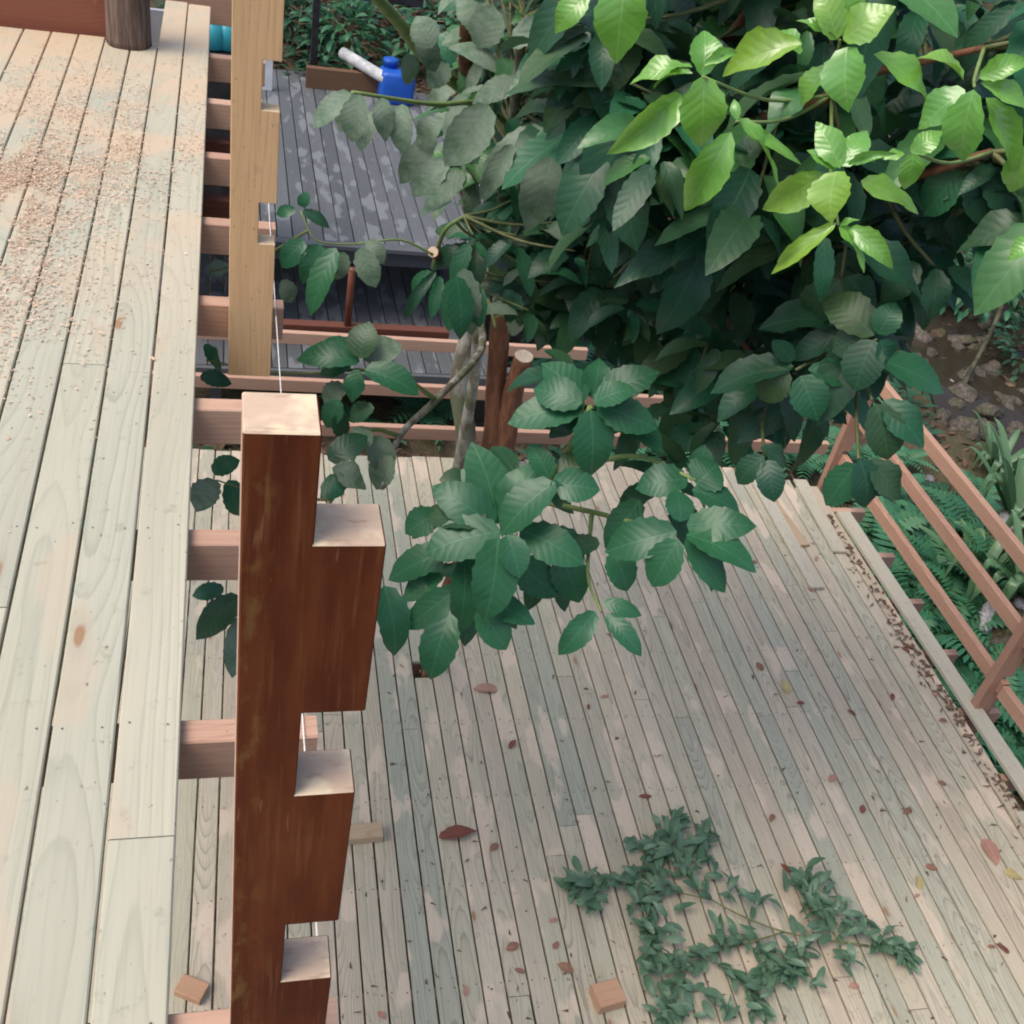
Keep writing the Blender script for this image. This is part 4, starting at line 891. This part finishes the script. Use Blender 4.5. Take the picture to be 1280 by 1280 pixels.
fern_spots = [(1200, 640, .7), (1215, 605, .6), (1190, 735, .7), (1230, 690, .7), (1260, 880, .7), (1275, 930, .8), (1060, 470, .7), (1120, 560, .6), (1095, 720, .8), (1085, 660, .9), (1110, 700, .9), (1140, 720, .9), (1170, 690, .7), (1150, 780, .9), (1180, 770, .8), (1120, 650, .7), (1200, 850, .8), (1250, 915, .8), (1262, 950, .7), (1075, 560, .7), (1020, 540, .6), (950, 545, .7), (900, 545, .8), (850, 535, .7), (780, 560, .7), (700, 460, .8), (690, 520, .7), (1130, 600, .6), (1215, 800, .6), (440, 520, .6), (530, 500, .7), (1100, 620, .6), (1130, 760, .7), (1160, 840, .7), (860, 470, .8), (940, 500, .8), (1000, 560, .6), (1090, 790, .7)]
def place_ground(px, py):
    d = ray(px, py).normalized(); t = 3.0
    while t < 60:
        p = CAM + d*t
        if p.z < gz(p.x, p.y): break
        t += .08
    return Vector((p.x, p.y, gz(p.x, p.y)))
for i, (px, py, s) in enumerate(fern_spots):
    p = place_ground(px, py+25)
    if p.y > 30: continue
    lab, grp = (('green fern on the bank between the lower deck edge and the railing', 'ferns along the railing') if px > 1070 and py > 590 else ('fern growing behind the far edge of the lower deck', 'ferns behind the lower deck'))
    f = thing('fern', lab, 'fern', p, grp)
    h = .35; n = 9
    for q in range(n):
        a = 2*math.pi*q/n+U(-.3, .3); L = s*U(.7, 1.1)
        obj('frond', FR[q % 2], f, (0, 0, .02), (U(.1, .5), 0, a), (L, L, L))
def strap_data(bend):
    vs = []; fs = []; uv = []; n = 9
    for i in range(n+1):
        t = i/n; wd = .05*(1-t**3)+.004; y = math.sin(t*bend)/bend; z = .9*t*math.cos(t*bend*.75)
        for s in (-1, 0, 1): vs.append((s*wd, y, z+abs(s)*wd*.5)); uv.append((.5+s*.5, t))
    for i in range(n):
        a = i*3; fs += [(a, a+1, a+4, a+3), (a+1, a+2, a+5, a+4)]
    return mesh('leaf', vs, fs, ['strap'], None, True, uv)
ST = [strap_data(1.2), strap_data(1.9), strap_data(2.4)]
def bromeliad(px, py, d, s, n, label, flower):
    p = place_ground(px, py)
    t = thing('bromeliad', label, 'bromeliad', p)
    for q in range(n):
        a = q*2.4+U(-.2, .2); L = s*U(.75, 1.1); k = q % 3
        obj('leaf', ST[k], t, (0, 0, 0), (U(-.1, .35), U(-.15, .15), a), (L*1.15, L, L))
    if flower:
        vs, fs = lathe([(.008, 0), (.03, .08), (.05, .2), (.03, .35), (.004, .45)], 10)
        obj('flower', mesh('flower', vs, fs, ['redflower'], None, True), t, (0, 0, .35*s), (0, 0, 0), (s, s, s))
bro = [(1240, 600, 11, 1.1, 22, 'bromeliad clump nearest the top rail beside the creek', False), (1262, 655, 11.0, 1.25, 26, 'bromeliad with long strap leaves and a red flower by the creek', True), (1272, 745, 9.6, 1.1, 20, 'smaller bromeliad growing below the red flowered one', False), (1215, 738, 9.4, 1.0, 18, 'grassy strap leaved clump growing through the rails', False)]
for q in bro: bromeliad(*q)
def rock_mesh(seed, mat):
    import bmesh
    bm = bmesh.new(); bmesh.ops.create_icosphere(bm, subdivisions=3, radius=1)
    for v in bm.verts:
        p = v.co.copy(); q = p + Vector((seed*7.3, 0, 0)); f = 1+.45*mnoise.noise(q*1.0)+.25*mnoise.noise(q*2.3)+.10*mnoise.noise(q*5)
        v.co = p*f; v.co.z *= .62
    me = bpy.data.meshes.new('rock'); bm.to_mesh(me); bm.free(); me.materials.append(M[mat])
    me.polygons.foreach_set('use_smooth', [True]*len(me.polygons)); return me
RK = [rock_mesh(i, 'rock') for i in range(5)]; RP = [rock_mesh(i+9, 'rockpale') for i in range(2)]
rk = []
for i in range(46): rk.append((U(1135, 1290), U(425, 560), U(.10, .26), 0, 'small brown creek rock in the heap above the bromeliads', 'heaped creek rocks'))
for i in range(12): rk.append((U(1160, 1290), U(300, 430), U(.14, .34), 0, 'dark rock on the shaded bank under the small leaved shrub', 'rocks under the shrub'))
for i in range(12): rk.append((U(1190, 1285), U(775, 900), U(.10, .22), 0, 'dark rock on the ground behind the railing post', 'rocks behind the railing'))
for px, py, s, lab in [(1235, 775, .17, 'large pale stone seen between the rails left of the railing post'), (1212, 800, .11, 'pale stone beside the large one between the rails'), (1265, 660, .13, 'small white stone below the bromeliad'), (1255, 748, .08, 'pale stone right of the middle rail'), (1270, 765, .08, 'pale stone above the railing post'), (1225, 850, .11, 'pale stone just behind the railing post')]: rk.append((px, py, s, 1, lab, None))
for px, py, s in [(1155, 610, .09), (1165, 628, .10), (1150, 622, .07), (1172, 645, .09), (1160, 600, .08), (1176, 632, .06), (1185, 480, .16), (1215, 500, .14), (1195, 512, .12), (1095, 20, .4), (1105, 35, .3)]: rk.append((px, py, s, 1, 'pale grey pebble in a cluster on the bank', 'pale pebbles'))
for px, py, s, pale, lab, grp in rk:
    p = place_ground(px, py); m = random.choice(RP if pale else RK)
    o = obj('rock', m, None, p+Vector((0, 0, s*.15)), (U(-.5, .5), U(-.5, .5), U(0, 6.28)), (s*U(.8, 1.4), s*U(.7, 1.1), s*U(.7, 1.2)))
    tag(o, lab, 'rock', grp)
p0, p1 = place_ground(1195, 500), place_ground(1262, 340)
tag(tube('dead_branch', 'mossbark', [p0+Vector((0, 0, .1)), p0.lerp(p1, .4)+Vector((.1, 0, .55)), p0.lerp(p1, .7)+Vector((-.1, 0, .75)), p1+Vector((0, 0, 1.1))], .045, .02, None, 8, 6, .15), 'thin crooked dead branch leaning over the creek rocks', 'branch')

def small_shrub(px, py, lift, label, n, rad, L, mat='fern'):
    g = place_ground(px, py); t = thing('shrub', label, 'shrub', g); ls = LeafSet(); c = Vector((0, 0, lift))
    for q in range(6):
        a = U(0, 6.28); e = c+Vector((math.cos(a)*rad*.7, math.sin(a)*rad*.7, U(-.2, .4)*rad))
        tube('stem', 'twig', [Vector((0, 0, -.05)), c*.55+Vector((U(-.1, .1), U(-.1, .1), 0)), e], .02, .007, t, 5, 5)
    for q in range(n):
        d = Vector((random.gauss(0, 1), random.gauss(0, 1), random.gauss(0, .8))).normalized()*rad*U(.4, 1.05); b = c+d
        dr = (d.normalized()+Vector((U(-.6, .6), U(-.6, .6), U(-.6, .2)))).normalized(); l = L*U(.7, 1.2)
        ls.add(leaf_matrix(b, b+dr*l, l*.42, Vector((U(-.5, .5), U(-.5, .5), 1))), mat, pri=l)
    ls.build(t, 160)
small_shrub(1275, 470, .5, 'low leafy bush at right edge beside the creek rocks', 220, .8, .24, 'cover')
small_shrub(1215, 395, .9, 'small leaved shrub overhanging the creek at upper right', 330, 1.1, .26, 'fern')
small_shrub(1160, 375, .8, 'leafy bush between the big tree and the creek rocks', 280, .9, .24, 'fern')
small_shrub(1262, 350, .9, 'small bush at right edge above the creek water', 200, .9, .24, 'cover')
small_shrub(432, 70, .45, 'low green leafy plant in the garden bed', 240, .7, .24, 'fern')
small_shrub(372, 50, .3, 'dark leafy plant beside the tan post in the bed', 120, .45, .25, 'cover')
small_shrub(545, 90, .7, 'bushy green plant behind the blue container', 200, .7, .25, 'fern')
def understorey():
    VS = []; FS = []; UV = []; n = 0
    def lf(p, L, d, up):
        y = d.normalized(); x = y.cross(up).normalized()*L*.27; o = len(VS); m = p+y*L*.5+Vector((0, 0, L*.12)); e = p+y*L
        VS.extend([p, m-x, m+Vector((0, 0, -L*.05)), m+x, e]); UV.extend([(.5, 0), (0, .5), (.5, .5), (1, .5), (.5, 1)]); FS.extend([(o, o+2, o+1), (o, o+3, o+2), (o+1, o+2, o+4), (o+2, o+3, o+4)])
    tries = 0
    while n < 26000 and tries < 90000:
        tries += 1
        if n < 19000: x, y = U(4.5, 20), U(4, 30)
        else: x, y = U(-3, 8), U(6, 30)
        dens = mnoise.noise(Vector((x*.55, y*.55, 3.3)))
        if dens < U(-.35, .25): continue
        if abs(x-(11.8+.28*(y-10))) < 1.7 and y < 24: continue
        if -2 < x < 4.6 and 10.4 < y < 17.4: continue
        g = gz(x, y)
        for q in range(3):
            a = U(0, 6.28); lf(Vector((x+U(-.1, .1), y+U(-.1, .1), g+U(0, .45)*max(0, dens+.4))), U(.12, .30), Vector((math.cos(a), math.sin(a), U(-.3, .5))), ZUP); n += 1
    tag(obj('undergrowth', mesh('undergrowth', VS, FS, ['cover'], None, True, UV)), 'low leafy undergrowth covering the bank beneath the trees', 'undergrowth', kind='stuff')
understorey()
def litter():
    VS = []; FS = []; UV = []
    for i in range(9000):
        r = random.random()
        if r < .3: x, y = U(.3, 4.2), U(17.2, 22)
        elif r < .8: x, y = U(5.5, 20), U(4, 26)
        else: x, y = U(-1, 6), U(7.5, 10.5)
        g = gz(x, y)+.02; a = U(0, 6.28); L = U(.05, .16); d = Vector((math.cos(a), math.sin(a), U(-.2, .3)))*L; s = Vector((-math.sin(a), math.cos(a), U(-.4, .4)))*L*U(.08, .35); p = Vector((x, y, g)); o = len(VS)
        VS.extend([p-d, p-s, p+d, p+s+Vector((0, 0, .02))]); UV.extend([(.5, 0), (0, .5), (.5, 1), (1, .5)]); FS.append((o, o+1, o+2, o+3))
    tag(obj('leaf_litter', mesh('leaf_litter', VS, FS, ['litter'], None, False, UV)), 'brown leaf litter covering the ground of the bank and bed', 'litter', kind='stuff')
litter()
